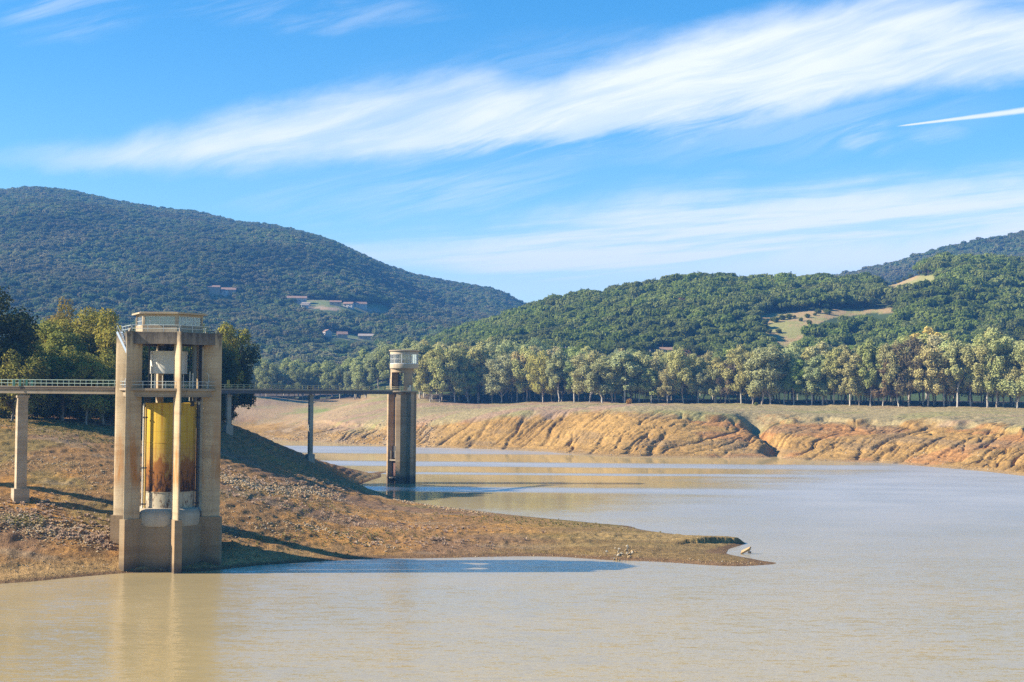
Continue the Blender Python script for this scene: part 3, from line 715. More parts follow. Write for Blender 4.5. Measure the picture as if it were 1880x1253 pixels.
M_PIER = concrete('pier_concrete', (0.44, 0.35, 0.235), (0.52, 0.43, 0.30), (0.27, 0.20, 0.13), rust=0.12, rust_z=(9, 20), form=2.2)
M_PIER2 = concrete('grey_pier_concrete', (0.40, 0.34, 0.25), (0.48, 0.42, 0.32), (0.24, 0.20, 0.15), form=3)
M_RAILB = paint_mat('pale_blue_rail_paint', (0.50, 0.55, 0.52), 0.45, wear=0.25)
M_RAILG = paint_mat('pale_green_rail_paint', (0.46, 0.56, 0.44), 0.45, wear=0.3)
M_RAILGD = paint_mat('green_post_paint', (0.06, 0.21, 0.15), 0.5, wear=0.3)
M_RAILY = paint_mat('faded_yellow_rail_paint', (0.56, 0.47, 0.23), 0.5, wear=0.25)
M_YSIGN = paint_mat('yellow_plate_paint', (0.50, 0.32, 0.035), 0.5, wear=0.3)
M_STAIR = paint_mat('pale_blue_stair_paint', (0.36, 0.45, 0.55), 0.4, wear=0.2)
M_WHITE = paint_mat('chalky_white_paint', (0.66, 0.62, 0.52), 0.6, wear=0.35, wearcol=(0.34, 0.26, 0.17))
M_BLACK = paint_mat('black_pipe_paint', (0.022, 0.022, 0.026), 0.5, wear=0.3)
M_GREY = paint_mat('grey_green_pipe_paint', (0.13, 0.15, 0.14), 0.5, wear=0.4)
M_OCHPIPE = paint_mat('ochre_pipe_paint', (0.52, 0.33, 0.07), 0.5, wear=0.25)
M_DARKSTEEL = paint_mat('dark_steel', (0.05, 0.052, 0.055), 0.6, wear=0.5)
M_FRAME = paint_mat('white_window_frame_paint', (0.70, 0.68, 0.62), 0.4, wear=0.15)
def glass():
    m, nt, out = material('dusty_window_glass')
    g = nt.node('ShaderNodeBsdfGlossy'); g.inputs['Roughness'].default_value = 0.05; g.inputs['Color'].default_value = (0.9, 0.95, 1, 1)
    t = nt.node('ShaderNodeBsdfTransparent'); t.inputs['Color'].default_value = (0.62, 0.70, 0.76, 1)
    d = nt.node('ShaderNodeBsdfDiffuse'); d.inputs['Color'].default_value = (0.12, 0.16, 0.20, 1)
    lw = nt.node('ShaderNodeFresnel'); lw.inputs['IOR'].default_value = 1.6
    a = nt.node('ShaderNodeMixShader'); a.inputs[0].default_value = 0.28; nt.l.new(t.outputs[0], a.inputs[1]); nt.l.new(d.outputs[0], a.inputs[2])
    b = nt.node('ShaderNodeMixShader'); nt.put(b.inputs[0], nt.math('ADD', lw.outputs[0], 0.08)); nt.l.new(a.outputs[0], b.inputs[1]); nt.l.new(g.outputs[0], b.inputs[2])
    nt.l.new(b.outputs[0], out.inputs['Surface'])
    return m
M_GLASS = glass()
# yellow shaft, rusted through towards the foot
M_SHAFT, nt, out = material('rusted_yellow_steel')
geo = nt.node('ShaderNodeNewGeometry'); pos = geo.outputs['Position']
sp = nt.node('ShaderNodeSeparateXYZ'); nt.l.new(pos, sp.inputs[0]); z = sp.outputs[2]
bn = nt.noise(nt.scalevec(pos, (0.5, 0.5, 0.35)), 1.0, 4, 0.6).outputs[0]
sn = nt.noise(nt.scalevec(pos, (3.2, 3.2, 1.1)), 1.0, 6, 0.75).outputs[0]
vn_ = nt.noise(nt.scalevec(pos, (2.2, 2.2, 0.08)), 1.0, 4, 0.6).outputs[0]
c = nt.mix(nt.ramp(bn, 0.3, 0.7), (0.53, 0.33, 0.028), (0.60, 0.40, 0.045))
c = nt.mix(nt.math('MULTIPLY', nt.ramp(z, 18.0, 15.0), 0.45), c, (0.50, 0.37, 0.16))
c = nt.mix(nt.math('MULTIPLY', nt.ramp(vn_, 0.46, 0.70), 0.75), c, (0.38, 0.185, 0.02))
fr = nt.math('FRACT', nt.math('MULTIPLY', z, 0.42))
c = nt.mix(nt.math('MULTIPLY', nt.ramp(nt.math('ABSOLUTE', nt.math('SUBTRACT', fr, 0.5)), 0.47, 0.5), 0.35), c, (0.22, 0.12, 0.02))
rustamt = nt.math('MULTIPLY', nt.ramp(z, 18.2, 11.6, 0.0, 0.42), nt.ramp(z, 10.55, 10.75))
rz = nt.ramp(nt.math('ADD', nt.math('MULTIPLY', nt.math('ADD', sn, bn), 0.5), rustamt), 0.66, 0.80)
c = nt.mix(nt.math('MULTIPLY', nt.ramp(z, 19.5, 13.0), nt.ramp(sn, 0.30, 0.55)), c, (0.36, 0.17, 0.03))
c = nt.mix(rz, c, nt.mix(nt.ramp(nt.math('ADD', nt.noise(nt.scalevec(pos, (2.2, 2.2, .8)), 1.0, 5, 0.75).outputs[0], nt.ramp(z, 15.0, 11.0, -.08, .10)), 0.5, 0.64), (0.26, 0.098, 0.018), (0.050, 0.022, 0.010)))
low = nt.mix(nt.ramp(nt.math('ADD', sn, nt.math('MULTIPLY', bn, 0.5)), 0.74, 0.90), (0.50, 0.42, 0.29), (0.12, 0.06, 0.03))
c = nt.mix(nt.ramp(z, 10.75, 10.65), c, low)
bmp = nt.node('ShaderNodeBump', i_Strength=0.3, i_Distance=0.05); nt.put(bmp.inputs['Height'], sn)
principled(nt, out, c, 0.85, 0.2, bmp.outputs[0])

# ------------------------------------------------------------------ the near intake tower: six fins round a shaft
TC = P(309, 719, 200.6); TC = (float(TC[0]), float(TC[1]))
TROT = -math.atan2(TC[0], TC[1])              # bearing back to the dam, from -Y
def hexang(k, rot): return R(-105 + 60 * k) + rot
def pol(r, a, off=0.0, c=TC):
    """point at radius r, bearing a (from -Y to +X), off sideways"""
    return (c[0] + r * math.sin(a) + off * math.cos(a), c[1] - r * math.cos(a) + off * math.sin(a))
tw = empty('intake_tower', (TC[0], TC[1], 0.0))
tag(tw, 'tall stained concrete intake tower with six fins round a rusty yellow shaft', 'intake tower')
def part(mb, name, mat, parent, smooth=False, label=None):
    o = mb.build(name, mat, None, smooth)
    me = o.data
    T = Matrix.Translation(-parent_world(parent)); me.transform(T)
    o.parent = parent
    if label: o['label'] = label
    return o
def parent_world(p):
    v = Vector((0, 0, 0))
    while p is not None: v += p.location; p = p.parent
    return v
TWROT = TROT - R(3.0)
A6 = [hexang(k, TWROT) for k in range(6)]
for k, a in enumerate(A6):
    m = MB()
    rs_ = [7.62 - 1.5 * (i / 7) ** 2 for i in range(8)]         # rounded nose
    nose = [(r_, 0.46 * math.sqrt((7.62 - r_) / 1.5)) for r_ in rs_] + [(5.4, 0.46), (5.15, 0.40)]
    sec = [pol(r_, a, -h_) for r_, h_ in nose[::-1]] + [pol(r_, a, h_) for r_, h_ in nose[1:]]
    m.prism(sec, 6.9, 32.82)
    part(m, 'fin', M_LEG, tw, True)
    m = MB(); m.prism([pol(4.6, a, -0.58), pol(7.85, a, -0.52), pol(7.85, a, 0.52), pol(4.6, a, 0.58)], -3.0, 7.15)
    part(m, 'pedestal', M_BASE, tw)
def hexa(r, rot=TWROT, c=TC): return [pol(r, R(-105 + 60 * k) + rot, 0, c) for k in range(6)]
m = MB(); m.prism(hexa(5.45), -3.0, 6.30)
part(m, 'base_wall', M_BASE, tw)
# rounded ring at the foot of the shaft
prof = [(3.2, 6.05), (4.9, 6.05), (4.98, 6.2), (4.98, 7.4), (4.9, 7.85), (4.68, 8.2), (4.35, 8.40), (3.2, 8.45)]
m = MB(); m.lathe(prof, 48, TC, closed=True); part(m, 'collar_ring', M_RING, tw, True)
SC = (TC[0] + 0.42, TC[1] + 0.1)
m = MB(); m.lathe([(3.48, 8.3), (3.48, 22.95), (3.36, 22.95), (3.36, 8.3)], 56, SC, closed=True)
m.lathe([(0.01, 22.2), (3.37, 22.2)], 40, SC)
sh = part(m, 'shaft', M_SHAFT, tw, True, 'yellow steel shaft rusted dark towards its foot')
for zz, w in ((10.7, .10), (17.5, .05), (22.9, .10)):
    mm = MB(); mm.lathe([(3.46, zz - w), (3.46 + w, zz - w), (3.46 + w, zz + w), (3.46, zz + w)], 48, SC, closed=True); part(mm, 'hoop', M_SHAFT, sh, True)
# guide pipes either side of the shaft
for (a, r, mat, z0, z1) in ((-52, 3.72, M_OCHPIPE, 8.45, 22.4), (-57.5, 3.85, M_WHITE, 8.45, 22.9), (73, 4.22, M_BLACK, 8.45, 24.2), (78, 4.42, M_GREY, 8.45, 24.2)):
    x, y = pol(r, R(a) + TROT)
    m = MB(); m.tube([(x, y, z0), (x, y, z1)], 0.13, 10); pp = part(m, 'guide_pipe', mat, tw, True)
    mm = MB()
    for zz in (9.0, 14.0, 21.0): mm.box((x, y, zz), (0.34, 0.34, 0.16), rz=R(a) + TROT); part(mm, 'pipe_bracket', M_BLACK, pp); mm = MB()
# mid deck
m = MB()
def hring(m, ro, ri, z0, z1):
    o, i = hexa(ro), hexa(ri)
    for k in range(6):
        j = (k + 1) % 6
        m.prism([o[k], o[j], i[j], i[k]], z0, z1)
hring(m, 7.15, 4.2, 24.72, 25.03); part(m, 'walkway_slab', M_SLAB, tw)
m = MB(); hring(m, 6.62, 6.2, 23.85, 24.72); part(m, 'walkway_beam', M_SLAB, tw)
# top ring beam and deck
m = MB(); hring(m, 6.95, 6.2, 31.12, 32.74); part(m, 'ring_beam', M_BEAM, tw)
m = MB(); m.prism(hexa(6.2), 32.30, 32.70); part(m, 'top_deck', M_BEAM, tw)
# cabin
cab_r = 4.85
def cabin():
    wall = MB(); h = hexa(cab_r)
    hi = hexa(cab_r - 0.22)
    for k in range(6):
        j = (k + 1) % 6
        wall.prism([h[k], h[j], hi[j], hi[k]], 32.70, 33.78)
        wall.prism([h[k], h[j], hi[j], hi[k]], 35.02, 35.32)
        # corner post
    for k in range(6):
        a = A6[k]; wall.prism([pol(cab_r, a, 0), pol(cab_r - .13, a, .26), pol(cab_r - .36, a, .2), pol(cab_r - .36, a, -.2), pol(cab_r - .13, a, -.26)], 33.78, 35.02)
    cw = part(wall, 'cabin_wall', M_CABIN, tw)
    roof = MB(); roof.prism(hexa(5.45), 35.32, 35.52, hexa(5.48)); roof.prism(hexa(5.2), 35.52, 35.60)
    part(roof, 'cabin_roof', M_CABIN, tw)
    inner = MB(); inner.prism(hexa(1.1), 32.75, 34.6); part(inner, 'hoist_gear', M_DARKSTEEL, tw)
    for k in range(6):
        j = (k + 1) % 6
        p, q = Vector((*h[k], 0)), Vector((*h[j], 0)); d = (q - p).normalized(); nrm = Vector((d.y, -d.x, 0))
        if (p + nrm - Vector((*TC, 0))).length < (p - Vector((*TC, 0))).length: nrm = -nrm
        L_ = (q - p).length - 0.62
        c0 = (p + q) / 2 - nrm * 0.12
        fr = MB()
        for zz, hh in ((33.81, .06), (34.99, .06), (34.4, .035)): fr.box((c0.x, c0.y, zz), (L_, 0.07, hh), rz=math.atan2(d.y, d.x))
        nb = 6
        for b_ in range(nb + 1):
            pt = c0 + d * (L_ * (b_ / nb - 0.5)); w_ = 0.07 if b_ % 3 == 0 else 0.03
            fr.box((pt.x, pt.y, 34.4), (w_, 0.066, 1.2), rz=math.atan2(d.y, d.x))
        f = part(fr, 'window', M_FRAME, tw)
        gl = MB(); gl.box((c0.x - nrm.x * .01, c0.y - nrm.y * .01, 34.4), (L_ + 0.1, 0.012, 1.24), rz=math.atan2(d.y, d.x))
        part(gl, 'pane', M_GLASS, f)
cabin()
# railings as polylines of posts and two rails
def railing(name, pts, z, parent, mat, h=0.95, step=1.78, mid=0.5, rr=0.035, pr=0.03, postmat=None, dark=()):
    m = MB(); pr_ = [Vector((*p, z)) for p in pts]
    for f in (1.0, mid): m.tube([p + Vector((0, 0, h * f)) for p in pr_], rr, 6)
    o = part(m, name, mat, parent)
    L_ = [(pr_[i + 1] - pr_[i]).length for i in range(len(pr_) - 1)]; tot = sum(L_)
    n = max(1, round(tot / step))
    for k in range(n + 1):
        s = tot * k / n; i = 0
        while i < len(L_) - 1 and s > L_[i]: s -= L_[i]; i += 1
        p = pr_[i].lerp(pr_[i + 1], min(1, s / L_[i]))
        mm = MB(); mm.box((p.x, p.y, z + h / 2), (2 * pr, 2 * pr, h)); part(mm, 'post', mat, o)
    return o
for k in range(6):
    a, b_ = A6[k], A6[(k + 1) % 6]
    pa, pb = Vector((*pol(7.0, a), 0)), Vector((*pol(7.0, b_), 0)); d = (pb - pa).normalized()
    if k != 5: railing('walkway_railing', [tuple((pa + d * 0.3)[:2]), tuple((pb - d * 0.3)[:2])], 25.03, tw, M_RAILB, step=1.7)
    pa, pb = Vector((*pol(6.8, a), 0)), Vector((*pol(6.8, b_), 0)); d = (pb - pa).normalized()
    railing('top_railing', [tuple((pa + d * 0.12)[:2]), tuple((pb - d * 0.12)[:2])], 32.75, tw, M_RAILB, step=2.2)
    m = MB(); m.prism([pol(6.9, a, -.14), pol(7.3, a, -.14), pol(7.3, a, .14), pol(6.9, a, .14)], 32.82, 33.3, [pol(6.9, a, -.09), pol(7.0, a, -.09), pol(7.0, a, .09), pol(6.9, a, .09)])
    part(m, 'fin_cap', M_SLAB, tw)
# hoist drum and pipework in the upper bay
m = MB(); m.lathe([(2.55, 27.1), (2.55, 29.75), (2.62, 29.75), (2.62, 30.25), (2.4, 30.25), (2.4, 27.1)], 44, TC, closed=True); part(m, 'hoist_drum', M_WHITE, tw, True)
m = MB(); m.lathe([(0.02, 30.1), (2.42, 30.1)], 30, TC); m.box((TC[0] - .7, TC[1] - .4, 30.55), (1.1, 1.3, .9)); m.box((TC[0] + .9, TC[1], 30.45), (.8, 1.0, .7)); m.box((TC[0], TC[1], 31.0), (.35, .35, 2.6))
part(m, 'hoist_gear', M_DARKSTEEL, tw)
for a in (-78, -50, 20, 60, 140, 200, 235):
    x, y = pol(2.35, R(a) + TROT); m = MB(); m.tube([(x, y, 25.0), (x, y, 27.15)], 0.075, 8); part(m, 'drum_leg', M_WHITE, tw, True)
x, y = pol(3.0, R(-62) + TROT); m = MB(); m.tube([(x, y, 23.0), (x, y, 31.2)], 0.13, 8); part(m, 'riser_pipe', M_BLACK, tw, True)
for a, r, rad, mat, z1 in ((64, 3.9, .33, M_GREY, 31.2), (71, 4.4, .11, M_BLACK, 31.2), (76, 4.45, .11, M_BLACK, 31.2), (82, 4.5, .12, M_BLACK, 31.2), (52, 3.7, .05, M_BLACK, 31.2), (48, 3.9, .07, M_WHITE, 27.4), (56, 4.0, .1, M_WHITE, 27.2)):
    x, y = pol(r, R(a) + TROT); m = MB(); m.tube([(x, y, 23.3), (x, y, z1)], rad, 10); part(m, 'riser_pipe', mat, tw, True)
m = MB(); x, y = pol(3.6, R(-50) + TROT); m.box((x, y, 23.55), (.9, .9, 1.1), rz=.3); part(m, 'valve_gear', M_BLACK, tw); m = MB(); x2, y2 = pol(3.9, R(58) + TROT); m.box((x2, y2, 23.2), (.6, .5, 1.3), rz=.2)
part(m, 'valve_gear', M_BLACK, tw)
m = MB(); m.tube([pol(6.75, R(22) + TROT) + (24.9,), pol(6.3, R(19) + TROT) + (23.2,), pol(4.2, R(22) + TROT) + (20.0,), pol(4.1, R(20) + TROT) + (12,)], 0.025, 5); part(m, 'cable', M_BLACK, tw)
m = MB(); x, y = pol(6.0, R(66) + TROT); m.tube([(x, y, 25.0), (x, y, 26.9)], .04, 6); m.tube([(x, y, 26.9), (x - .25, y - .2, 27.25)], .04, 6); part(m, 'lamp_post', M_RAILB, tw)
# stair from the walkway to the top deck
def flight(name, a, b, w, mat, parent, n=14):
    a, b = Vector(a), Vector(b); dirh = Vector((b.x - a.x, b.y - a.y, 0)).normalized(); side = Vector((-dirh.y, dirh.x, 0))
    m = MB()
    for s in (-1, 1): m.bar(a + side * s * w / 2, b + side * s * w / 2, 0.05, 0.34)
    for k in range(n):
        p = a.lerp(b, (k + 0.5) / n); m.box(p, (0.24, w, 0.04), rz=math.atan2(dirh.y, dirh.x))
    st = part(m, name, mat, parent)
    for s in (-1, 1):
        hr = MB(); hr.tube([a + side * s * w / 2 + Vector((0, 0, .95)), b + side * s * w / 2 + Vector((0, 0, .95))], 0.035, 6)
        for k in range(4):
            p = a.lerp(b, k / 3) + side * s * w / 2; hr.bar(p, p + Vector((0, 0, .95)), .04)
        part(hr, 'handrail', mat, st)
def sv(px, py, D): return tuple(float(v) for v in P(px, py, D))
flight('stair_flight', sv(219, 610, 199.0), sv(243, 660, 197.9), 0.9, M_STAIR, tw)
flight('stair_flight', sv(243, 662, 198.8), sv(231, 712.0, 198.4), 0.8, M_STAIR, tw)
m = MB(); m.box(sv(246, 661.5, 198.4), (1.6, 1.6, 0.12)); part(m, 'stair_landing', M_STAIR, tw)

# ------------------------------------------------------------------ footbridges
def pier(parent, c, zt, zb, w, d, rz, mat, foot=0.75, foot_h=1.7, capz=0.0):
    m = MB(); m.box((c[0], c[1], (zt + zb) / 2), (w, d, zt - zb), rz=rz); p = part(m, 'pier', mat, parent)
    m = MB(); m.box((c[0], c[1], zb + foot_h / 2 - 1.2), (w + foot, d + foot, foot_h + 2.4), rz=rz); part(m, 'footing', mat, p)
    m = MB(); m.box((c[0], c[1], zt + 0.16), (w + .32, d + .32, .32), rz=rz); part(m, 'pier_cap', mat, p)
    m = MB(); m.box((c[0], c[1], zt + 0.62), (w * .55, d * .7, .6), rz=rz); part(m, 'bearing_block', mat, p)
    return p
def bridge(name, A, B, zdeck, width, slab, gird, mats, label, piers, rail):
    root = empty(name, (A[0], A[1], 0.0)); tag(root, label, 'footbridge', 'footbridges to the intake towers')
    A3, B3 = Vector((A[0], A[1], 0)), Vector((B[0], B[1], 0)); d = (B3 - A3).normalized(); s = Vector((d.y, -d.x, 0))
    ms, mgd, mr = mats
    m = MB(); m.bar(A3 + Vector((0, 0, zdeck - slab / 2)), B3 + Vector((0, 0, zdeck - slab / 2)), width, slab); part(m, 'deck', ms, root)
    for sg in (-1, 1):
        o_ = s * sg * (width / 2 - 0.32); z_ = Vector((0, 0, zdeck - slab - gird / 2))
        m = MB(); m.bar(A3 + o_ + z_, B3 + o_ + z_, 0.36, gird); part(m, 'girder', mgd, root)
        e_ = s * sg * (width / 2 - 0.03); m = MB(); m.bar(A3 + e_ + Vector((0, 0, zdeck + .06)), B3 + e_ + Vector((0, 0, zdeck + .06)), 0.14, 0.14); part(m, 'kerb', M_SLAB, root)
        e_ = s * sg * (width / 2 - 0.06)
        railing('railing', [tuple((A3 + e_)[:2]), tuple((B3 + e_)[:2])], zdeck + .1, root, mr, h=rail[0], step=rail[1], mid=.48, rr=rail[2], pr=rail[3])
    for c, zb, w, dd, rz, mat in piers: pier(root, c, zdeck - slab - gird - .62, zb, w, dd, rz, mat)
    return root
M_DECKDARK = concrete('dark_stained_slab', (0.13, 0.11, 0.085), (0.20, 0.17, 0.13), (0.055, 0.05, 0.045), form=5)
pA = P(-330, 719, 214.8); pB = P(215, 719, 206.6)
pc = P(41, 719, 209.3); zb1 = float(ground_z(pc[0], pc[1]))
zb1 = zb1 + 0.3
br1 = bridge('footbridge', pA, pB, 25.12, 1.9, 0.36, 0.62, (M_DECKDARK, M_SLAB, M_RAILG),
             'pale footbridge with green rails running from the bank to the fin tower', [((pc[0], pc[1]), zb1 - 0.2, 1.45, 1.5, R(30), M_PIER)], (0.92, 1.80, 0.04, 0.035))
for dx in (28, 39, 51, 61):
    q = P(dx, 719, 208.6); m = MB(); m.box((q[0], q[1] - .55, 25.68), (0.26 if dx < 60 else .3, 0.1, 0.96)); part(m, 'green_post', M_RAILGD, br1)
pA = P(717, 719, 379.5); pB = P(296, 719, 306)
pp = []
for px, py, D in ((571, 847, 352), (420, 787, 326)):
    q = P(px, 719, D); g = float(ground_z(q[0], q[1])); pp.append(((q[0], q[1]), g + 0.1, 0.95, 1.05, R(34), M_PIER2))
br2 = bridge('footbridge', pA, pB, 25.0, 1.7, 0.22, 0.78, (M_SLAB, M_DARKSTEEL, M_RAILY),
             'long dark girder footbridge with yellow rails leading to the slender far tower', pp, (0.95, 2.15, 0.05, 0.045))
q = P(419, 719, 324.5); m = MB(); m.box((q[0], q[1], 26.15), (0.75, 0.08, 1.9), rz=R(-20)); part(m, 'gate_plate', M_YSIGN, br2)
for px in (568, 574):
    q = P(px, 719, 351); m = MB(); m.box((q[0], q[1], 25.6), (.5, .5, .9)); part(m, 'junction_box', M_DARKSTEEL, br2)

# ------------------------------------------------------------------ the far intake tower
FC = P(738, 719, 386.0); FC = (float(FC[0]), float(FC[1])); FROT = -math.atan2(FC[0], FC[1])
ft = empty('intake_tower', (FC[0], FC[1], 0.0))
tag(ft, 'slender brown concrete tower in the water with a round glazed cabin on top', 'intake tower')
FA = [R(-74 + 60 * k) + FROT for k in range(6)]
fp = lambda r, a, off=0.0: pol(r, a, off, FC)
m = MB(); m.prism([fp(2.75, a) for a in FA], -4, 24.5); part(m, 'shaft', M_FAR, ft)
for a in FA:
    m = MB(); m.prism([fp(1.9, a, -.62), fp(3.95, a, -.62), fp(3.95, a, .62), fp(1.9, a, .62)], -4, 24.5); part(m, 'fin', M_FAR, ft)
am = R(-44) + FROT
for z0, z1, r0, r1, mt in ((6.1, 6.45, 2.2, 3.7, M_SLAB), (1.4, 1.75, 2.2, 3.75, M_SLAB)):
    m = MB(); m.prism([fp(r0, am, -1.25), fp(r1 - .3, am, -1.25), fp(r1 - .3, am, 1.25), fp(r0, am, 1.25)], z0, z1); part(m, 'sill', mt, ft)
M_BRICKRED = paint_mat('red_brown_gate_paint', (0.16, 0.075, 0.05), 0.7, wear=0.5)
m = MB(); m.box((*fp(2.55, am), 4.0), (1.7, .2, 4.0), rz=am); part(m, 'sluice_gate', M_BRICKRED, ft)
m = MB(); m.box((*fp(2.55, am), 8.4), (1.5, .2, 3.2), rz=am); part(m, 'sluice_gate', M_DARKSTEEL, ft)
for s in (-1, 1):
    m = MB(); m.box((*fp(2.85, am, s * 1.0), 7.6), (.45, .7, 2.4), rz=am); part(m, 'gate_frame', M_SLAB, ft)
m = MB(); m.lathe([(.02, 24.5), (4.35, 24.5), (4.4, 24.6), (4.4, 24.92), (.02, 24.98)], 40, FC); part(m, 'walkway_slab', M_SLAB, ft)
n = 28
for k in range(n):
    pass
ring = [fp(4.28, 2 * math.pi * k / 28 + FROT) for k in range(29)]
railing('walkway_railing', ring, 24.96, ft, M_RAILY, h=.98, step=1.9, rr=.045, pr=.04)
# open storey under the cabin: piers and a wall
for a0, a1, z0, z1 in ((-95, -62, 24.98, 31.0), (8, 62, 24.98, 31.0), (118, 150, 24.98, 31.0), (196, 240, 24.98, 31.0)):
    m = MB(); m.lathe([(2.75, z0), (3.15, z0), (3.15, z1), (2.75, z1)], 8, FC, R(a0) + FROT, R(a1) + FROT, closed=True); part(m, 'storey_wall', M_FAR, ft)
m = MB(); m.lathe([(2.75, 29.9), (3.12, 29.9), (3.12, 31.0), (2.75, 31.0)], 32, FC, closed=True); part(m, 'storey_beam', M_FAR, ft)
m = MB(); m.tube([(FC[0] - .9, FC[1], 24.98), (FC[0] - .9, FC[1], 31)], .22, 8); part(m, 'riser_pipe', M_DARKSTEEL, ft)
m = MB(); m.tube([(FC[0] - .2, FC[1] - .4, 24.98), (FC[0] - .2, FC[1] - .4, 31)], .08, 8); part(m, 'riser_pipe', M_DARKSTEEL, ft)
q = fp(3.6, R(38) + FROT); m = MB(); m.box((q[0], q[1], 25.7), (.45, .45, 1.45)); m.box((q[0] - .5, q[1] + .2, 25.45), (.5, .4, .95)); part(m, 'control_box', M_WHITE, ft)
CC = (FC[0] + 0.55, FC[1] - 0.15); cp = lambda r, a, off=0.0: pol(r, a, off, CC)
m = MB(); m.lathe([(.02, 30.95), (3.85, 30.95), (3.88, 31.0), (3.88, 32.2), (3.68, 32.2), (3.68, 31.2), (.02, 31.2)], 48, CC); cw = part(m, 'cabin_wall', M_FARCAB, ft, True)
m = MB(); m.lathe([(3.66, 34.85), (3.86, 34.85), (3.86, 35.6), (3.66, 35.6)], 48, CC, closed=True); part(m, 'cabin_wall', M_FARCAB, ft, True)
m = MB(); m.lathe([(.02, 35.6), (4.15, 35.6), (4.2, 35.66), (4.2, 35.86), (4.1, 35.92), (.02, 36.1)], 48, CC); part(m, 'cabin_roof', M_FARCAB, ft, True)
for k in range(4):
    a0 = R(-100 + 90 * k) + FROT; a1 = a0 + R(88)
    fr = MB()
    for z0, z1 in ((32.2, 32.34), (34.72, 34.85), (33.45, 33.52)): fr.lathe([(3.68, z0), (3.80, z0), (3.80, z1), (3.68, z1)], 12, CC, a0, a1, closed=True)
    for j in range(10):
        aa = a0 + (a1 - a0) * j / 9; fr.box((*cp(3.75, aa), 33.53), (.11 if j % 3 == 0 else .06, .11, 2.6), rz=aa)
    f = part(fr, 'window', M_FRAME, ft)
    g = MB(); g.lathe([(3.70, 32.3), (3.72, 34.8)], 12, CC, a0, a1); part(g, 'pane', M_GLASS, f)
m = MB(); m.box((CC[0] - .6, CC[1] + .4, 32.4), (1.0, 1.2, 2.2)); m.box((CC[0] + 1.2, CC[1], 32.0), (.8, .8, 1.5)); part(m, 'hoist_gear', M_DARKSTEEL, ft)
# ------------------------------------------------------------------ foliage
def leaf_mat(name, ca, cb, cc, trans=0.28, rnd=0.35, clump=0.45, stand=0.0):
    """ca/cb: two leaf colours met within one crown, cc: the third, met from tree to tree"""
    m, nt, out = material(name)
    oi = nt.node('ShaderNodeObjectInfo'); tco = nt.node('ShaderNodeTexCoord')
    off = nt.node('ShaderNodeVectorMath', operation='ADD'); nt.l.new(tco.outputs['Object'], off.inputs[0]); nt.put(off.inputs[1], nt.math('MULTIPLY', oi.outputs['Random'], 60.0))
    n = nt.noise(off.outputs[0], clump, 3, 0.6).outputs[0]
    n2 = nt.noise(off.outputs[0], 3.0, 2, 0.6).outputs[0]
    c = nt.mix(nt.ramp(n, 0.35, 0.65), ca, cb)
    c = nt.mix(nt.math('MULTIPLY', nt.ramp(oi.outputs['Random'], 0.1, 1.0, 0.0, 1.0, False), rnd), c, cc)
    c = nt.mix(1.0, c, nt.ramp(n2, 0.3, 0.7, 0.72, 1.28, False), blend='MULTIPLY')
    if stand:                            # stands of paler, browner or darker wood
        w_ = nt.noise(oi.outputs['Location'], stand, 3, 0.6).outputs['Color']; sw = nt.node('ShaderNodeSeparateColor'); nt.l.new(w_, sw.inputs[0])
        c = nt.mix(nt.ramp(sw.outputs[0], 0.48, 0.66, 0, .7), c, cc); c = nt.mix(1.0, c, nt.ramp(sw.outputs[1], 0.3, 0.7, 0.62, 1.45, False), blend='MULTIPLY')
        c = nt.mix(1.0, c, nt.ramp(oi.outputs['Random'], 0, 1, 0.78, 1.28, False), blend='MULTIPLY')
    c = nt.mix(1.0, c, oi.outputs['Color'], blend='MULTIPLY')
    d = nt.node('ShaderNodeBsdfDiffuse'); nt.l.new(c, d.inputs[0])
    t = nt.node('ShaderNodeBsdfTranslucent'); nt.l.new(c, t.inputs[0])
    mx = nt.node('ShaderNodeMixShader'); mx.inputs[0].default_value = trans
    nt.l.new(d.outputs[0], mx.inputs[1]); nt.l.new(t.outputs[0], mx.inputs[2]); nt.l.new(mx.outputs[0], out.inputs['Surface'])
    return m
M_EUC = leaf_mat('eucalyptus_leaves', (0.40, 0.40, 0.135), (0.50, 0.47, 0.165), (0.37, 0.36, 0.19), rnd=0.7)
M_BANKTREE = leaf_mat('olive_green_leaves', (0.24, 0.255, 0.06), (0.36, 0.325, 0.08), (0.22, 0.22, 0.075))
M_DARKTREE = leaf_mat('dark_evergreen_leaves', (0.055, 0.072, 0.026), (0.085, 0.095, 0.034), (0.05, 0.06, 0.03))
M_OAK = leaf_mat('oak_leaves', (0.135, 0.195, 0.036), (0.205, 0.255, 0.046), (0.145, 0.15, 0.05), trans=0.38, rnd=0.8, stand=0.012)
M_FARWOOD = leaf_mat('mountain_wood_leaves', (0.11, 0.18, 0.055), (0.17, 0.225, 0.07), (0.17, 0.145, 0.075), trans=0.45, rnd=0.9, stand=0.006)
M_RUSTLEAF = leaf_mat('rust_brown_leaves', (0.27, 0.145, 0.075), (0.33, 0.19, 0.105), (0.24, 0.15, 0.09))
M_BROWNLEAF = leaf_mat('withered_brown_leaves', (0.20, 0.145, 0.075), (0.26, 0.19, 0.09), (0.18, 0.14, 0.09))
M_ORANGE = leaf_mat('orange_leaves', (0.42, 0.22, 0.04), (0.48, 0.28, 0.05), (0.40, 0.2, 0.04))
M_HEATH = leaf_mat('dry_heath', (0.50, 0.36, 0.25), (0.58, 0.42, 0.28), (0.46, 0.36, 0.28), trans=0.4)
M_GRASS = leaf_mat('short_grass', (0.27, 0.24, 0.08), (0.36, 0.30, 0.12), (0.33, 0.26, 0.11), trans=0.25)
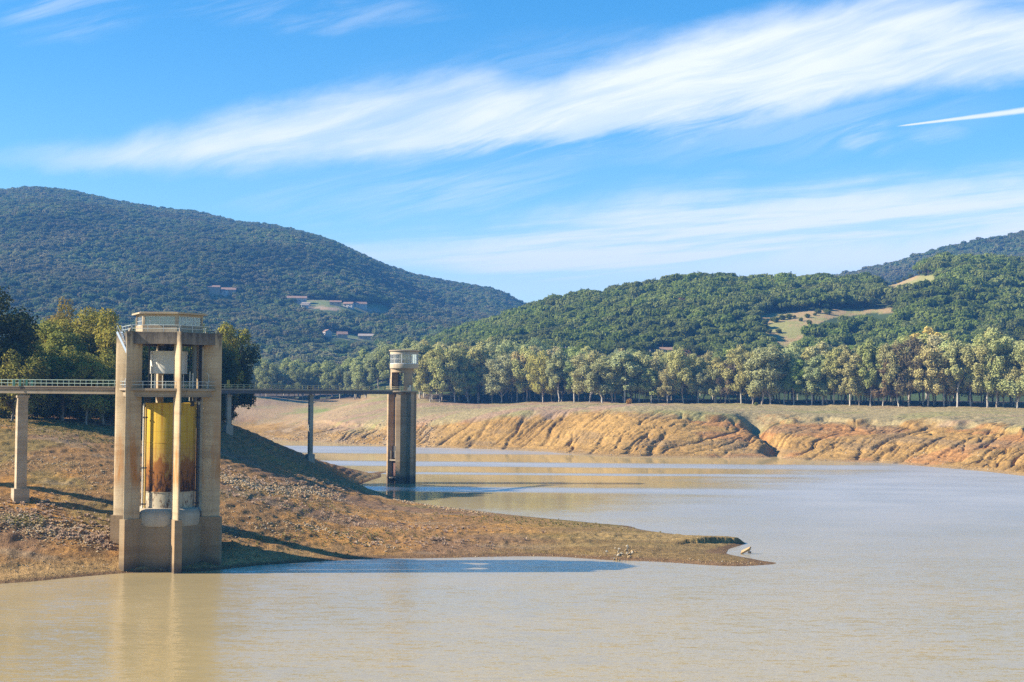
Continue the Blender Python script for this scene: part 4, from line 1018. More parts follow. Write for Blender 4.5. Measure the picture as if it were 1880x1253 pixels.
def bark(name, a, b):
    m, nt, out = material(name); tco = nt.node('ShaderNodeTexCoord')
    n = nt.noise(nt.scalevec(tco.outputs['Object'], (1.6, 1.6, 0.35)), 1.0, 4, 0.65).outputs[0]
    principled(nt, out, nt.mix(nt.ramp(n, 0.4, 0.62), a, b), 0.9, 0.15); return m
M_EUCBARK = bark('pale_eucalyptus_bark', (0.50, 0.45, 0.37), (0.24, 0.19, 0.14))
M_BARK = bark('dark_bark', (0.10, 0.075, 0.05), (0.055, 0.04, 0.03))
M_BARKPALE = bark('grey_bark', (0.30, 0.26, 0.21), (0.15, 0.12, 0.09))

def leaves(rng, lobes, per, size, droop=0.0, outward=0.6, squash=1.0, elong=1.5):
    """leaf faces spread through a set of lobes (x, y, z, rx, rz) -> verts, quads"""
    lob = np.array(lobes, float); vol = lob[:, 3] ** 1.6 * lob[:, 4] ** .8; pr = vol / vol.sum()
    n = int(per); k = rng.choice(len(lob), n, p=pr)
    d = rng.normal(size=(n, 3)); d /= np.linalg.norm(d, axis=1, keepdims=True)
    r = rng.uniform(0.30, 1.0, n) ** 0.55
    lump = 1 + 0.22 * np.sin(d[:, 0] * 5 + k) * np.sin(d[:, 1] * 4.3 + 2 * k) + 0.12 * np.sin(d[:, 2] * 9 + k * 1.7)
    c = lob[k, :3] + d * np.stack([lob[k, 3], lob[k, 3], lob[k, 4]], 1) * (r * lump)[:, None]
    c[:, 2] -= droop * (lob[k, 3] * r * (1 - d[:, 2])) * rng.uniform(0, 1, n)
    nr_ = d * outward + rng.normal(size=(n, 3)) * (1 - outward) * 0.9 + np.array([0, 0, 0.15]); nr_ /= np.linalg.norm(nr_, axis=1, keepdims=True)
    a = np.cross(nr_, rng.normal(size=(n, 3))); a /= np.linalg.norm(a, axis=1, keepdims=True) + 1e-9
    if droop: a = a + np.array([0, 0, -droop * 1.2]); a -= nr_ * (a * nr_).sum(1, keepdims=True); a /= np.linalg.norm(a, axis=1, keepdims=True) + 1e-9
    b = np.cross(nr_, a); s = size * rng.uniform(0.6, 1.35, n)[:, None]
    V = np.stack([c - a * s * elong * .5, c + b * s * .5 + a * s * .1, c + a * s * elong * .5, c - b * s * .5 + a * s * .1], 1).reshape(-1, 3)
    return V, np.arange(4 * n).reshape(n, 4)
def limb(m, pts, r0, r1, n=7):
    k = len(pts); m.tube(pts, [r0 + (r1 - r0) * i / (k - 1) for i in range(k)], n)
def bend(rng, a, b, k=4, w=0.06):
    a, b = np.array(a), np.array(b); L_ = np.linalg.norm(b - a)
    return [tuple(a + (b - a) * i / k + (rng.normal(size=3) * w * L_ if 0 < i < k else 0)) for i in range(k + 1)]
def tree_data(seed, H, crown_w, bole, nlimb, lobe_r, n_leaf, leaf, lm, bm_, droop=0.25, trunk_r=0.32, style='euc', name='tree'):
    rng = np.random.RandomState(seed); m = MB(); lobes = []
    lean = rng.normal(size=2) * 0.02 * H
    top = np.array([lean[0], lean[1], bole])
    limb(m, bend(rng, (0, 0, -1.0), top, 3, 0.02), trunk_r, trunk_r * .72, 9)
    for i in range(nlimb):
        a = 2 * math.pi * (i + rng.uniform(-.3, .3)) / nlimb
        zt = H * rng.uniform(0.66, 0.90) if i else H * 0.93
        rr = crown_w * .5 * rng.uniform(0.35, 0.78) if i else crown_w * 0.08
        e = np.array([lean[0] * 1.5 + rr * math.cos(a), lean[1] * 1.5 + rr * math.sin(a), zt])
        st = top if style != 'euc' or i == 0 else top * rng.uniform(0.8, 1.0)
        pts = bend(rng, st, e, 4, 0.05); limb(m, pts, trunk_r * .55, trunk_r * .12, 6)
        lobes.append((*e, lobe_r * rng.uniform(.8, 1.15), lobe_r * rng.uniform(.7, 1.0)))
        for q in (1, 2, 3):
            p = np.array(pts[q])
            for _ in range(2):
                aa = a + rng.uniform(-1.7, 1.7); ee = p + np.array([math.cos(aa), math.sin(aa), 0]) * crown_w * rng.uniform(.10, .30) + np.array([0, 0, H * rng.uniform(-.03, .09)])
                if math.hypot(ee[0], ee[1]) > crown_w * .5: continue
                limb(m, bend(rng, p, ee, 2, .06), trunk_r * .2, trunk_r * .06, 5)
                s_ = rng.uniform(.5, 1.0); lobes.append((*ee, lobe_r * s_, lobe_r * s_ * .85))
    V, F = leaves(rng, lobes, n_leaf, leaf, droop)
    cr = np_mesh(name + '_crown', V, F, [lm], False, link=False).data
    tr = m.build(name + '_trunk', bm_, smooth=True, link=False).data
    return cr, tr
def place_tree(name, data, loc, H0, H, label, group, cat='tree', tint=(1, 1, 1), wide=1.0, rz=None, parts=True, lm=None):
    s = H / H0
    r = empty(name, loc, random.uniform(0, 6.28) if rz is None else rz); r.scale = (s * wide, s * wide, s)
    tag(r, label, cat, group)
    c = bpy.data.objects.new('crown', data[0]); t = bpy.data.objects.new('trunk', data[1])
    for o in (c, t): COL.objects.link(o); o.parent = r
    c.color = (*tint, 1)
    if lm is not None:
        c.material_slots[0].link = 'OBJECT'; c.material_slots[0].material = lm
    return r
ORD = 'first second third fourth fifth sixth seventh eighth ninth tenth eleventh twelfth thirteenth fourteenth fifteenth sixteenth seventeenth eighteenth nineteenth twentieth'.split()
def pxy(px, D):
    q = P(px, 719, D); return float(q[0]), float(q[1])
def gz(x, y): return float(ground_z(x, y))

# ---- the eucalyptus grove beyond the far bank
EUC = [tree_data(200 + k, 26, (16, 14, 17, 13, 15, 18, 14, 16, 13, 17)[k], (5.5, 6.5, 4, 7.5, 6, 4, 8, 5, 7, 4.5)[k], (6, 5, 7, 5, 6, 7, 5, 6, 5, 6)[k], (2.6, 2.4, 2.7, 2.3, 2.6, 2.8, 2.4, 2.7, 2.3, 2.6)[k], 15000, 0.47, M_EUC, M_EUCBARK, 0.35, 0.36, name='eucalyptus') for k in range(10)]
LINE_PX = [640, 700, 750, 790, 870, 960, 1040, 1110, 1300, 1480, 1640, 1760, 1878, 2000]
LINE_D = [930, 880, 800, 768, 768, 764, 738, 709, 694, 676, 654, 640, 626, 614]
LINE_H = [27, 27, 28, 27, 28, 29.5, 26, 25, 24.5, 27.0, 28.5, 32, 31, 30]
rng = np.random.RandomState(5)
grove = 0
marks = [(764, 'the slender tower'), (1155, 'the orange bush'), (1400, 'the deep ravine')]
cnt = {}
GROVE_SPOTS = []
for row in range(7):
    x_prev = None
    px = 768 + rng.uniform(0, 14) if row else 772
    while px < 1935:
        D = np.interp(px, LINE_PX, LINE_D) + (0, 11, 23, 37, 53, 71, 92)[row] + rng.normal() * (2.2, 3, 4, 5, 6, 7, 8)[row]
        step = (6.4, 7.0, 8.0, 9, 11, 12, 14)[row] * rng.uniform(.65, 1.4)
        x, y = pxy(px, D); H = np.interp(px, LINE_PX, LINE_H) * rng.uniform(.66, 1.14) * (1.0, 1.0, 1.0, .98, .95, .92, .9)[row]
        tint = np.array([1, 1, 1]) * rng.uniform(.82, 1.16) * (1 + rng.normal(size=3) * np.array([.07, .03, .08]))
        lm = None
        u = rng.uniform()
        if u < 0.045: lm = M_BROWNLEAF
        elif u < .10: tint = tint * np.array([.62, .74, .62])
        if row < 2:
            j = max(i for i in range(3) if marks[i][0] <= px + 5)
            cnt[(row, j)] = cnt.get((row, j), 0) + 1; k_ = cnt[(row, j)]
            o_ = ORD[k_ - 1] if k_ <= 20 else 'twenty-' + ORD[k_ - 21]
            size = 'tall' if H > np.interp(px, LINE_PX, LINE_H) else 'shorter'
            lab = f"{size} {'withered brown' if lm else 'olive green'} eucalyptus, {o_} tree of the {('front', 'second')[row]} row past {marks[j][1]}"
        else:
            lab = 'eucalyptus crown showing over the two front rows of the grove'
        d = EUC[rng.randint(10)]
        place_tree('eucalyptus_tree', d, (x, y, gz(x, y) - .1), 26, H, lab, 'eucalyptus grove on the far bank', tint=tint, wide=rng.uniform(.9, 1.45) * (26 / H) ** .3, rz=rng.uniform(0, 6.28), lm=lm)
        grove += 1
        px += step / D * FPX
# trees at the head of the inlet, beyond the long footbridge
GREY = [0.88, .98, .92]
spots = [(446, 905, 24), (462, 940, 27), (488, 930, 26), (508, 960, 22), (530, 985, 27), (556, 960, 23), (575, 965, 27), (598, 960, 28), (624, 948, 24), (650, 935, 25), (672, 920, 27), (695, 900, 26), (716, 890, 27), (742, 860, 27),
         (455, 980, 22), (478, 1000, 25), (520, 1010, 24), (548, 1010, 26), (588, 1005, 25), (610, 1000, 26), (640, 985, 24), (668, 975, 27), (700, 960, 28), (728, 930, 26), (752, 900, 28), (770, 860, 27), (432, 950, 26), (415, 990, 26)]
for i, (px, D, H) in enumerate(spots):
    x, y = pxy(px, D); f = i < 14
    lab = f"grey-green tree at the head of the inlet, {ORD[i]} one along from the fin tower" if f else 'grey-green tree behind the others at the head of the inlet'
    if px in (650, 695): lab = f"olive tree at the head of the inlet, {'just' if px == 695 else 'a little'} short of the slender tower"
    place_tree('eucalyptus_tree', EUC[i % 10], (x, y, gz(x, y) - .1), 26, H * rng.uniform(.9, 1.05), lab, 'trees at the head of the inlet', tint=np.array(GREY) * rng.uniform(.62, .98) * (1.15 if px > 640 else 1), wide=1.25, rz=rng.uniform(0, 6))

# ---- tall trees on the near bank, behind the fin tower
BANK = [tree_data(300 + k, 22, (14, 12, 15, 13)[k], (3.5, 4.5, 3, 4)[k], (7, 6, 8, 6)[k], (2.6, 2.4, 2.8, 2.5)[k], 17000, 0.36, M_BANKTREE, M_BARKPALE, 0.22, 0.34, style='oak', name='bank_tree') for k in range(4)]
WEEP = [tree_data(320 + k, 18, 12, 2.5, 7, 2.3, 15000, 0.34, M_BANKTREE, M_BARKPALE, 0.75, 0.3, style='oak', name='weeping_tree') for k in range(2)]
DARK = [tree_data(340 + k, 22, 13, 3.0, 8, 2.6, 17000, 0.38, M_DARKTREE, M_BARK, 0.15, 0.36, style='oak', name='dark_tree') for k in range(2)]
near = [  # column, top row, distance, kind, tint, width, label
    (-4, 540, 292, DARK[0], (1, 1, 1), 1.0, 'dark evergreen tree rising over the bank at the near end of the footbridge'),
    (-75, 560, 300, BANK[0], (1, 1, 1), 1.1, 'olive tree by the dark evergreen, cut by the edge of the photo'),
    (22, 648, 286, WEEP[0], (.9, .85, .8), 1.0, 'low greyish tree under the dark evergreen beside the footbridge'),
    (46, 622, 297, WEEP[1], (1.05, 1.0, .9), 0.9, 'weeping olive tree above the left bridge pier'),
    (100, 592, 316, BANK[1], (1, 1.05, .9), 1.1, 'broad green tree over the middle of the near footbridge'),
    (124, 560, 336, BANK[2], (1.0, .78, .75), .85, 'brownish thin-topped tree standing highest over the near footbridge'),
    (158, 571, 328, BANK[0], (1.18, 1.05, .8), 1.1, 'yellow-green tree between the brownish tree and the fin tower'),
    (201, 574, 322, BANK[3], (1.12, 1.0, .8), 1.0, 'yellow-olive tree whose crown touches the fin tower'),
    (116, 640, 300, WEEP[1], (1, 1, .9), 1.0, 'lower weeping tree in front of the broad green tree'),
    (160, 652, 297, BANK[1], (1, .95, .8), .9, 'lower olive tree hanging over the rail midway along the near footbridge'),
    (192, 648, 304, WEEP[0], (1.0, .98, .8), 1.0, 'low olive tree close beside the fin tower over the rail'),
    (245, 600, 326, BANK[2], (.9, .95, .85), 1.0, 'tree seen between the stair and the inner fins of the tower'),
    (292, 606, 330, DARK[1], (1.2, 1.2, 1.1), 1.0, 'dark tree seen through the upper bay of the fin tower'),
    (332, 604, 336, BANK[0], (.9, .95, .8), 1.0, 'tree seen behind the pale front fin of the tower'),
    (366, 600, 342, BANK[3], (.95, 1, .85), 1.0, 'tree seen through the bay with the riser pipes'),
    (401, 598, 352, BANK[1], (1.1, 1.02, .8), .95, 'olive tree rising just past the outer fin of the tower'),
    (421, 622, 362, DARK[0], (1.25, 1.25, 1.1), .95, 'dark tree leaning out over the start of the long footbridge'),
    (398, 640, 340, DARK[1], (1.2, 1.2, 1.0), .9, 'lower dark tree beside the outer fin of the tower'),
    (386, 612, 366, DARK[1], (1.2, 1.2, 1.0), 1.0, 'dark tree behind the olive one past the outer fin'),
    (350, 610, 358, BANK[2], (.9, .9, .8), 1.1, 'tree far back behind the fin tower, on the crest'),
    (300, 612, 372, DARK[0], (1.1, 1.1, 1), 1.1, 'dark tree far back behind the yellow shaft'),
    (60, 600, 345, BANK[3], (.9, .95, .8), 1.2, 'tree at the back above the weeping olive'),
    (250, 640, 312, DARK[0], (1.1, 1.1, 1), 1.0, 'low dark tree behind the shaft of the fin tower'),
    (150, 600, 352, DARK[1], (1.2, 1.2, 1), 1.2, 'dark tree at the back of the bank trees'),
]
for px, ty, D, d, tint, wd, lab in near:
    x, y = pxy(px, D); z = gz(x, y); H = float(P(px, ty, D)[2]) - z
    H0 = 18 if d in WEEP else 22
    place_tree('bank_tree', d, (x, y, z - .1), H0, H / 0.985, lab, 'trees on the near bank', tint=tint, wide=wd * min(1.3, (22 / max(H, 10)) ** .5), rz=random.uniform(0, 6.28))
# low bushes that close the wood's edge
BUSH = [tree_data(360 + k, 5, 5.5, 0.6, 6, 1.3, 5000, 0.26, M_BANKTREE, M_BARK, 0.2, 0.10, style='oak', name='bush') for k in range(3)]
bl = [(8, 297), (38, 302), (70, 305), (98, 308), (128, 309), (152, 308), (178, 311), (205, 314), (228, 318), (255, 322), (280, 326), (310, 330), (338, 336), (362, 344), (386, 350), (404, 362), (412, 372)]
for i, (px, D) in enumerate(bl):
    x, y = pxy(px, D); z = gz(x, y)
    lab = f"dark low bush edging the bank wood, {ORD[i]} along from the near bridge end"
    place_tree('bush', BUSH[i % 3], (x, y, z - .1), 5, random.uniform(4.2, 7.5), lab, 'bushes edging the bank wood', 'bush', tint=(.55, .6, .6), wide=1.25)
x, y = pxy(1155, 690); place_tree('bush', BUSH[0], (x, y, gz(x, y) - .1), 5, 3.0, 'lone orange-leaved bush on the pale field before the grove', None, 'bush', lm=M_ORANGE, wide=.85)
x, y = pxy(1388, 668); place_tree('bush', BUSH[1], (x, y, gz(x, y) - .1), 5, 1.6, 'tiny round green bush in the grass before the grove', None, 'bush', tint=(.9, 1, .9), wide=1.1)

# ---- oaks on the hillsides
def crown_data(seed, W_, H, nl, lr, n_leaf, leaf, lm, name):
    rng = np.random.RandomState(seed); lobes = []
    for i in range(nl):
        a = rng.uniform(0, 6.28); r = W_ * .5 * math.sqrt(rng.uniform(0, .62)); h = H * (.44 + .34 * math.sqrt(max(0, 1 - (r / (W_ * .5)) ** 2)) * rng.uniform(.8, 1.1))
        s_ = lr * rng.uniform(.75, 1.2); lobes.append((r * math.cos(a), r * math.sin(a), h, s_, s_ * .8))
    V, F = leaves(rng, lobes, n_leaf, leaf, 0.1, 0.7)
    V2, F2 = [], []
    m = MB(); limb(m, [(0, 0, -1.5), (0.1, 0, H * .3), (.2, .1, H * .6)], .3, .15, 5)
    tv = np.array(m.v); tf = [f for f in m.f if len(f) == 4]
    V = np.concatenate([V, tv]); F = np.concatenate([F, np.array(tf) + len(V) - len(tv)])
    mi = np.r_[np.zeros(len(F) - len(tf), int), np.ones(len(tf), int)]
    return np_mesh(name, V, F, [lm, M_BARK], False, midx=mi, link=False)
OAKS = [crown_data(400 + k, (9, 8, 10, 8.5, 9.5)[k], (8.5, 9, 8, 9.5, 9)[k], 16, 1.75, 2600, 0.55, M_OAK, 'oak_crown') for k in range(5)]
RUSTO = crown_data(420, 8, 10, 16, 1.7, 2600, 0.5, M_RUSTLEAF, 'rust_oak_crown')
WOODS = [crown_data(430 + k, (10, 9, 11, 9)[k], (9, 9.5, 8.5, 8)[k], 12, 2.1, 620, 1.15, M_FARWOOD, 'wood_crown') for k in range(4)]
WOODO = [crown_data(440 + k, (9.5, 8.5, 10)[k], (9, 9.5, 8.5)[k], 14, 1.9, 1300, 0.75, M_OAK, 'oak_wood_crown') for k in range(3)]
def scatter_pts(a0, a1, D0, D1, sp, seed, which, skip=True):
    """jittered places on one range of hills, at a spacing that fits the crowns"""
    rng = np.random.RandomState(seed); X, Y = [], []
    xs = np.arange(a0 * D1, a1 * D1, sp); ys = np.arange(D0, D1, sp)
    gx, gy = np.meshgrid(xs, ys); gx = gx + rng.uniform(-.5, .5, gx.shape) * sp; gy = gy + rng.uniform(-.5, .5, gy.shape) * sp
    gx, gy = gx.ravel(), gy.ravel(); k = (gx / gy > a0) & (gx / gy < a1); gx, gy = gx[k], gy[k]
    k = (grid_lookup(HW, gx, gy) == which) & grid_lookup(HILLY, gx, gy)
    if skip: k &= ~grid_lookup(MEADOW_MASK, gx, gy)
    gx, gy = gx[k], gy[k]; z = ground_z(gx, gy)
    if skip:                            # nor in front of a clearing where the crowns would hide it
        k = np.ones(len(gx), bool); 
        for up in (3.0, 6.0, 9.5):
            px, py = bearing_px(gx, gy, z + up)
            for poly in (MEADOWS if which == 1 else VILLAGE if which == 0 else []): k &= ~in_poly(px, py, poly)
        gx, gy, z = gx[k], gy[k], z[k]
    return gx, gy, z
def visible(x, y, z, up=8.0):
    """places whose tops clear the ground in front of them, seen from the dam"""
    H = np.maximum.accumulate((ZG + 0.0 - EYE) / DG, axis=0)
    i = np.clip(np.searchsorted(DD, y) - 2, 0, nr - 1); j = np.clip(np.round((x / y - AA[0]) / (AA[1] - AA[0])).astype(int), 0, nc - 1)
    return (z + up - EYE) / y >= H[i, j] - 0.0004
def wood_object(name, x, y, z, protos, smin, smax, seed, label, cat):
    rng = np.random.RandomState(seed); n = len(x)
    V = np.stack([x, y, z - .4], 1)
    me = bpy.data.meshes.new(name); me.vertices.add(n); me.vertices.foreach_set('co', V.astype(np.float32).ravel())
    s = rng.uniform(smin, smax, n)
    for k, typ, arr in (('sc', 'FLOAT_VECTOR', np.stack([s, s, s * rng.uniform(.8, 1.2, n)], 1)), ('rot', 'FLOAT_VECTOR', np.stack([0 * s, 0 * s, rng.uniform(0, 6.28, n)], 1)), ('var', 'INT', rng.randint(0, len(protos), n))):
        at = me.attributes.new(k, typ, 'POINT'); at.data.foreach_set('vector' if typ == 'FLOAT_VECTOR' else 'value', np.ascontiguousarray(arr.astype(np.float32 if typ != 'INT' else np.int32)).ravel())
    o = bpy.data.objects.new(name, me); COL.objects.link(o)
    ng = bpy.data.node_groups.new(name + '_spread', 'GeometryNodeTree')
    ng.interface.new_socket('Geometry', in_out='INPUT', socket_type='NodeSocketGeometry'); ng.interface.new_socket('Geometry', in_out='OUTPUT', socket_type='NodeSocketGeometry')
    N, Lk = ng.nodes, ng.links
    gi, go = N.new('NodeGroupInput'), N.new('NodeGroupOutput')
    jn = N.new('GeometryNodeJoinGeometry')
    for p in reversed(protos):
        oi = N.new('GeometryNodeObjectInfo'); oi.inputs['Object'].default_value = p; oi.inputs['As Instance'].default_value = True; Lk.new(oi.outputs['Geometry'], jn.inputs[0])
    ip = N.new('GeometryNodeInstanceOnPoints'); ip.inputs['Pick Instance'].default_value = True
    def attr(nm, t):
        a = N.new('GeometryNodeInputNamedAttribute'); a.data_type = t; a.inputs['Name'].default_value = nm; return a.outputs[0]
    mp = N.new('GeometryNodeMeshToPoints'); Lk.new(gi.outputs[0], mp.inputs[0]); Lk.new(mp.outputs[0], ip.inputs['Points'])
    Lk.new(jn.outputs[0], ip.inputs['Instance']); Lk.new(attr('var', 'INT'), ip.inputs['Instance Index'])
    er = N.new('FunctionNodeEulerToRotation'); Lk.new(attr('rot', 'FLOAT_VECTOR'), er.inputs[0]); Lk.new(er.outputs[0], ip.inputs['Rotation'])
    Lk.new(attr('sc', 'FLOAT_VECTOR'), ip.inputs['Scale']); Lk.new(ip.outputs[0], go.inputs[0])
    md = o.modifiers.new('spread', 'NODES'); md.node_group = ng
    tag(o, label, cat, kind='stuff'); return o
# the near eastern hill: the nearest oaks are trees of their own
x, y, z = scatter_pts(-0.16, 0.47, 800, 1330, 5.7, 71, 1)
v = visible(x, y, z); x, y, z = x[v], y[v], z[v]
px_, py_ = bearing_px(x, y, z + 6)
v = (py_ < 655) | (px_ < 760) & (py_ < 690); x, y, z, px_, py_ = x[v], y[v], z[v], px_[v], py_[v]
inf = (px_ > -20) & (px_ < 1900)
order = np.argsort(np.where(inf, y, 1e9))[:290]; own = np.zeros(len(x), bool); own[order] = True
rng = np.random.RandomState(77)
for i in order:
    o = bpy.data.objects.new('oak_tree', OAKS[rng.randint(5)].data); COL.objects.link(o)
    s = rng.uniform(.6, 1.45); o.location = (x[i], y[i], z[i] - .4); o.rotation_euler = (0, 0, rng.uniform(0, 6.28)); o.scale = (s, s, s * rng.uniform(.85, 1.2))
    t_ = rng.uniform(.75, 1.3); br = rng.uniform() < .18
    o.color = (t_ * (1.35 if br else 1), t_ * (1.35 if br else 1), t_, 1)
    tag(o, 'bright green oak among darker ones on the lower wooded hillside' if br else 'dark green oak on the lower wooded hillside above the grove', 'tree', 'oaks on the lower hillside')
for px, py, D, H, lab in ((1254, 640, 872, 13, 'tall rust-brown withered oak at the foot of the wooded hill'), (1281, 640, 866, 8, 'small rust-coloured oak next to the taller withered one'), (1249, 560, 1080, 10, 'single brown oak high in the green wood of the hill'), (1700, 612, 770, 30, 'pale golden eucalyptus topping the grove')):
    x0, y0 = pxy(px, D); z0 = gz(x0, y0)
    if D == 770:
        place_tree('eucalyptus_tree', EUC[3], (x0, y0, z0), 26, float(P(1685, 600, D)[2]) - z0, lab, None, tint=(1.5, 1.2, .9)); continue
    o = bpy.data.objects.new('oak_tree', RUSTO.data); COL.objects.link(o); o.location = (x0, y0, z0 - .3); s = H / 9; o.scale = (s * .8, s * .8, s); tag(o, lab, 'tree')
wood_object('oak_forest', x[~own], y[~own], z[~own], WOODO, .55, 1.5, 72, 'dense dark green oak forest covering the nearer hill', 'forest')
xs, ys, zs = [], [], []
for a0, a1, D0, D1, sp, seed, wh in ((-0.47, 0.08, 1000, 2790, 6.3, 73, 0), (0.12, 0.47, 1330, 2380, 8.0, 74, 2), (-0.06, 0.20, 3300, 4760, 10.0, 75, 3)):
    x, y, z = scatter_pts(a0, a1, D0, D1, sp, seed, wh); v = visible(x, y, z); xs.append(x[v]); ys.append(y[v]); zs.append(z[v])
x, y, z = map(np.concatenate, (xs, ys, zs))
wood_object('mountain_forest', x, y, z, WOODS, .55, 1.2, 76, 'blue-green forest clothing the mountains behind the reservoir', 'forest')
# scrub in the clearings
rng = np.random.RandomState(81); n = 0
for px, py in [(1408, 604), (1418, 590), (1424, 592), (1436, 588), (1448, 586), (1458, 584), (1470, 590), (1482, 584), (1496, 580), (1502, 576), (1516, 574), (1412, 612), (1404, 596), (1430, 612), (1478, 604), (1486, 596), (1640, 511), (1650, 510), (1660, 508), (1672, 506), (1626, 513), (1688, 504), (1700, 507), (1520, 578), (1580, 568), (1600, 566)]:
    Dh = np.linspace(820, 1320, 900); x_, y_ = zip(*(pxy(px, d) for d in Dh)); x_, y_ = np.array(x_), np.array(y_); pz = ground_z(x_, y_); _, pyy = bearing_px(x_, y_, pz)
    i = int(np.argmin(np.abs(pyy - py))); n += 1
    place_tree('shrub', BUSH[n % 3], (x_[i], y_[i], pz[i] - .2), 5, rng.uniform(2, 4), 'small dark shrub dotted on the pale clearing of the hillside', 'shrubs in the hillside clearings', 'shrub', tint=(.45, .55, .5), wide=1.2)
print('GROVE', grove, 'FOREST', len(x))
# ------------------------------------------------------------------ stones, scrub and grass
def stone_mesh(seed, n=14):
    rng = np.random.RandomState(seed); bm = bmesh.new(); bmesh.ops.create_icosphere(bm, subdivisions=1, radius=0.5)
    for v in bm.verts: v.co *= 0.72 + 0.5 * rng.uniform(); 
    for v in bm.verts: v.co.z = v.co.z * 0.68
    V = np.array([v.co[:] for v in bm.verts]); F = np.array([[v.index for v in f.verts] for f in bm.faces]); bm.free(); return V, F
STONES = [stone_mesh(k) for k in range(6)]
def stone_mat(name, a, b, c):
    m, nt, out = material(name); geo = nt.node('ShaderNodeNewGeometry')
    cell = nt.noise(geo.outputs['Position'], 0.9, 2, 0.6).outputs[0]; f = nt.noise(geo.outputs['Position'], 9.0, 3, 0.6).outputs[0]
    col = nt.mix(nt.ramp(cell, 0.35, 0.65), a, b); col = nt.mix(nt.ramp(geo.outputs['Random Per Island'], 0.6, 1.0), col, c)
    col = nt.mix(1.0, col, nt.ramp(f, 0.3, 0.7, 0.75, 1.2, False), blend='MULTIPLY')
    principled(nt, out, col, 0.9, 0.2); return m
M_STONE = stone_mat('bank_stone', (0.36, 0.235, 0.11), (0.43, 0.30, 0.155), (0.38, 0.33, 0.25))
M_STONEGREY = stone_mat('grey_stone', (0.30, 0.26, 0.19), (0.36, 0.31, 0.23), (0.20, 0.17, 0.13))
def many(name, x, y, s, mat, seed, label, cat, sink=0.12):
    rng = np.random.RandomState(seed); Vs, Fs, b = [], [], 0; z = ground_z(x, y)
    for i in range(len(x)):
        V, F = STONES[rng.randint(6)]; a = rng.uniform(0, 6.28); ca, sa = math.cos(a), math.sin(a)
        e = V * (s[i] * rng.uniform(.7, 1.3), s[i] * rng.uniform(.7, 1.3), s[i] * rng.uniform(.6, 1.1))
        Vs.append(np.stack([e[:, 0] * ca - e[:, 1] * sa + x[i], e[:, 0] * sa + e[:, 1] * ca + y[i], e[:, 2] + z[i] + s[i] * sink], 1)); Fs.append(F + b); b += len(V)
    o = np_mesh(name, np.concatenate(Vs), np.concatenate(Fs), [mat], False); tag(o, label, cat, kind='stuff'); return o
rng = np.random.RandomState(91)
def band(n, pts, spread, smin, smax, pw=2.2):
    """stones strewn along a surveyed line of columns and rows on the near bank"""
    out = []
    w = [W(px, py, z) for px, py, z in pts]
    for _ in range(n):
        i = rng.randint(len(w) - 1); t = rng.uniform(); c = w[i] + (w[i + 1] - w[i]) * t
        out.append((c[0] + rng.normal() * spread[0], c[1] + rng.normal() * spread[1], 1.15 * smin + (smax - smin) * 1.1 * rng.uniform() ** pw))
    return out
S = []
S += band(2600, [(0, 975, 4.6), (60, 985, 4.2), (110, 970, 5.2), (200, 975, 5)], (2.5, 1.6), .10, .42)
S += band(650, [(0, 855, 12.5), (80, 850, 12.2), (160, 870, 11), (205, 890, 10)], (3, 3.5), .10, .38)
S += band(2400, [(404, 868, 9.8), (450, 880, 9.0), (520, 893, 7.2), (600, 905, 4)], (2.5, 3.5), .12, .55)
S += band(900, [(560, 890, 5), (640, 900, 1.5), (720, 916, .9), (800, 931, .7), (900, 944, .6)], (1.6, 1.6), .10, .50)
S += band(1000, [(404, 965, 5), (520, 960, 4), (640, 965, 2.2), (760, 970, 1.8)], (5, 5), .08, .30)
S += band(500, [(470, 965, 4.5), (560, 972, 2.8), (630, 985, 2.0), (740, 1000, 1.5)], (1.6, 1.2), .10, .45)
S += band(420, [(760, 1022, .3), (900, 1019, .4), (1020, 1018, .3), (1160, 1024, .3), (1320, 1034, .2), (1390, 1035, .15)], (2.5, .6), .06, .26)
S += band(380, [(0, 1052, .7), (120, 1040, 1.2), (205, 1030, 1.3)], (3, 2), .05, .24)
S += band(3500, [(60, 930, 7.8), (140, 900, 10), (404, 930, 6.4), (560, 930, 4), (680, 950, 1.8)], (9, 8), .06, .26)
S = np.array(S); k = ground_z(S[:, 0], S[:, 1]) > 0.03; S = S[k]
S2 = []
for _ in range(2600):
    px = rng.uniform(460, 800); t = rng.uniform() ** 1.3; D = np.interp(px, (460, 709, 800), (690, 640, 612)) + t * 42; q = P(px, 719, D); S2.append((q[0], q[1], .25 + .95 * rng.uniform() ** 2.6))
for _ in range(1500):
    px = rng.uniform(780, 1900); D = np.interp(px, (780, 1110, 1419, 1878), (612, 556, 548, 444)) + rng.uniform() ** 1.6 * 40; q = P(px, 719, D); S2.append((q[0], q[1], .2 + .6 * rng.uniform() ** 3))
S2 = np.array(S2); k = ground_z(S2[:, 0], S2[:, 1]) > 0.1; S2 = S2[k]
A_ = np.concatenate([S, S2]); many('rubble', A_[:, 0], A_[:, 1], A_[:, 2], M_STONE, 92, 'loose tan stones and gravel strewn over the exposed banks', 'rubble')

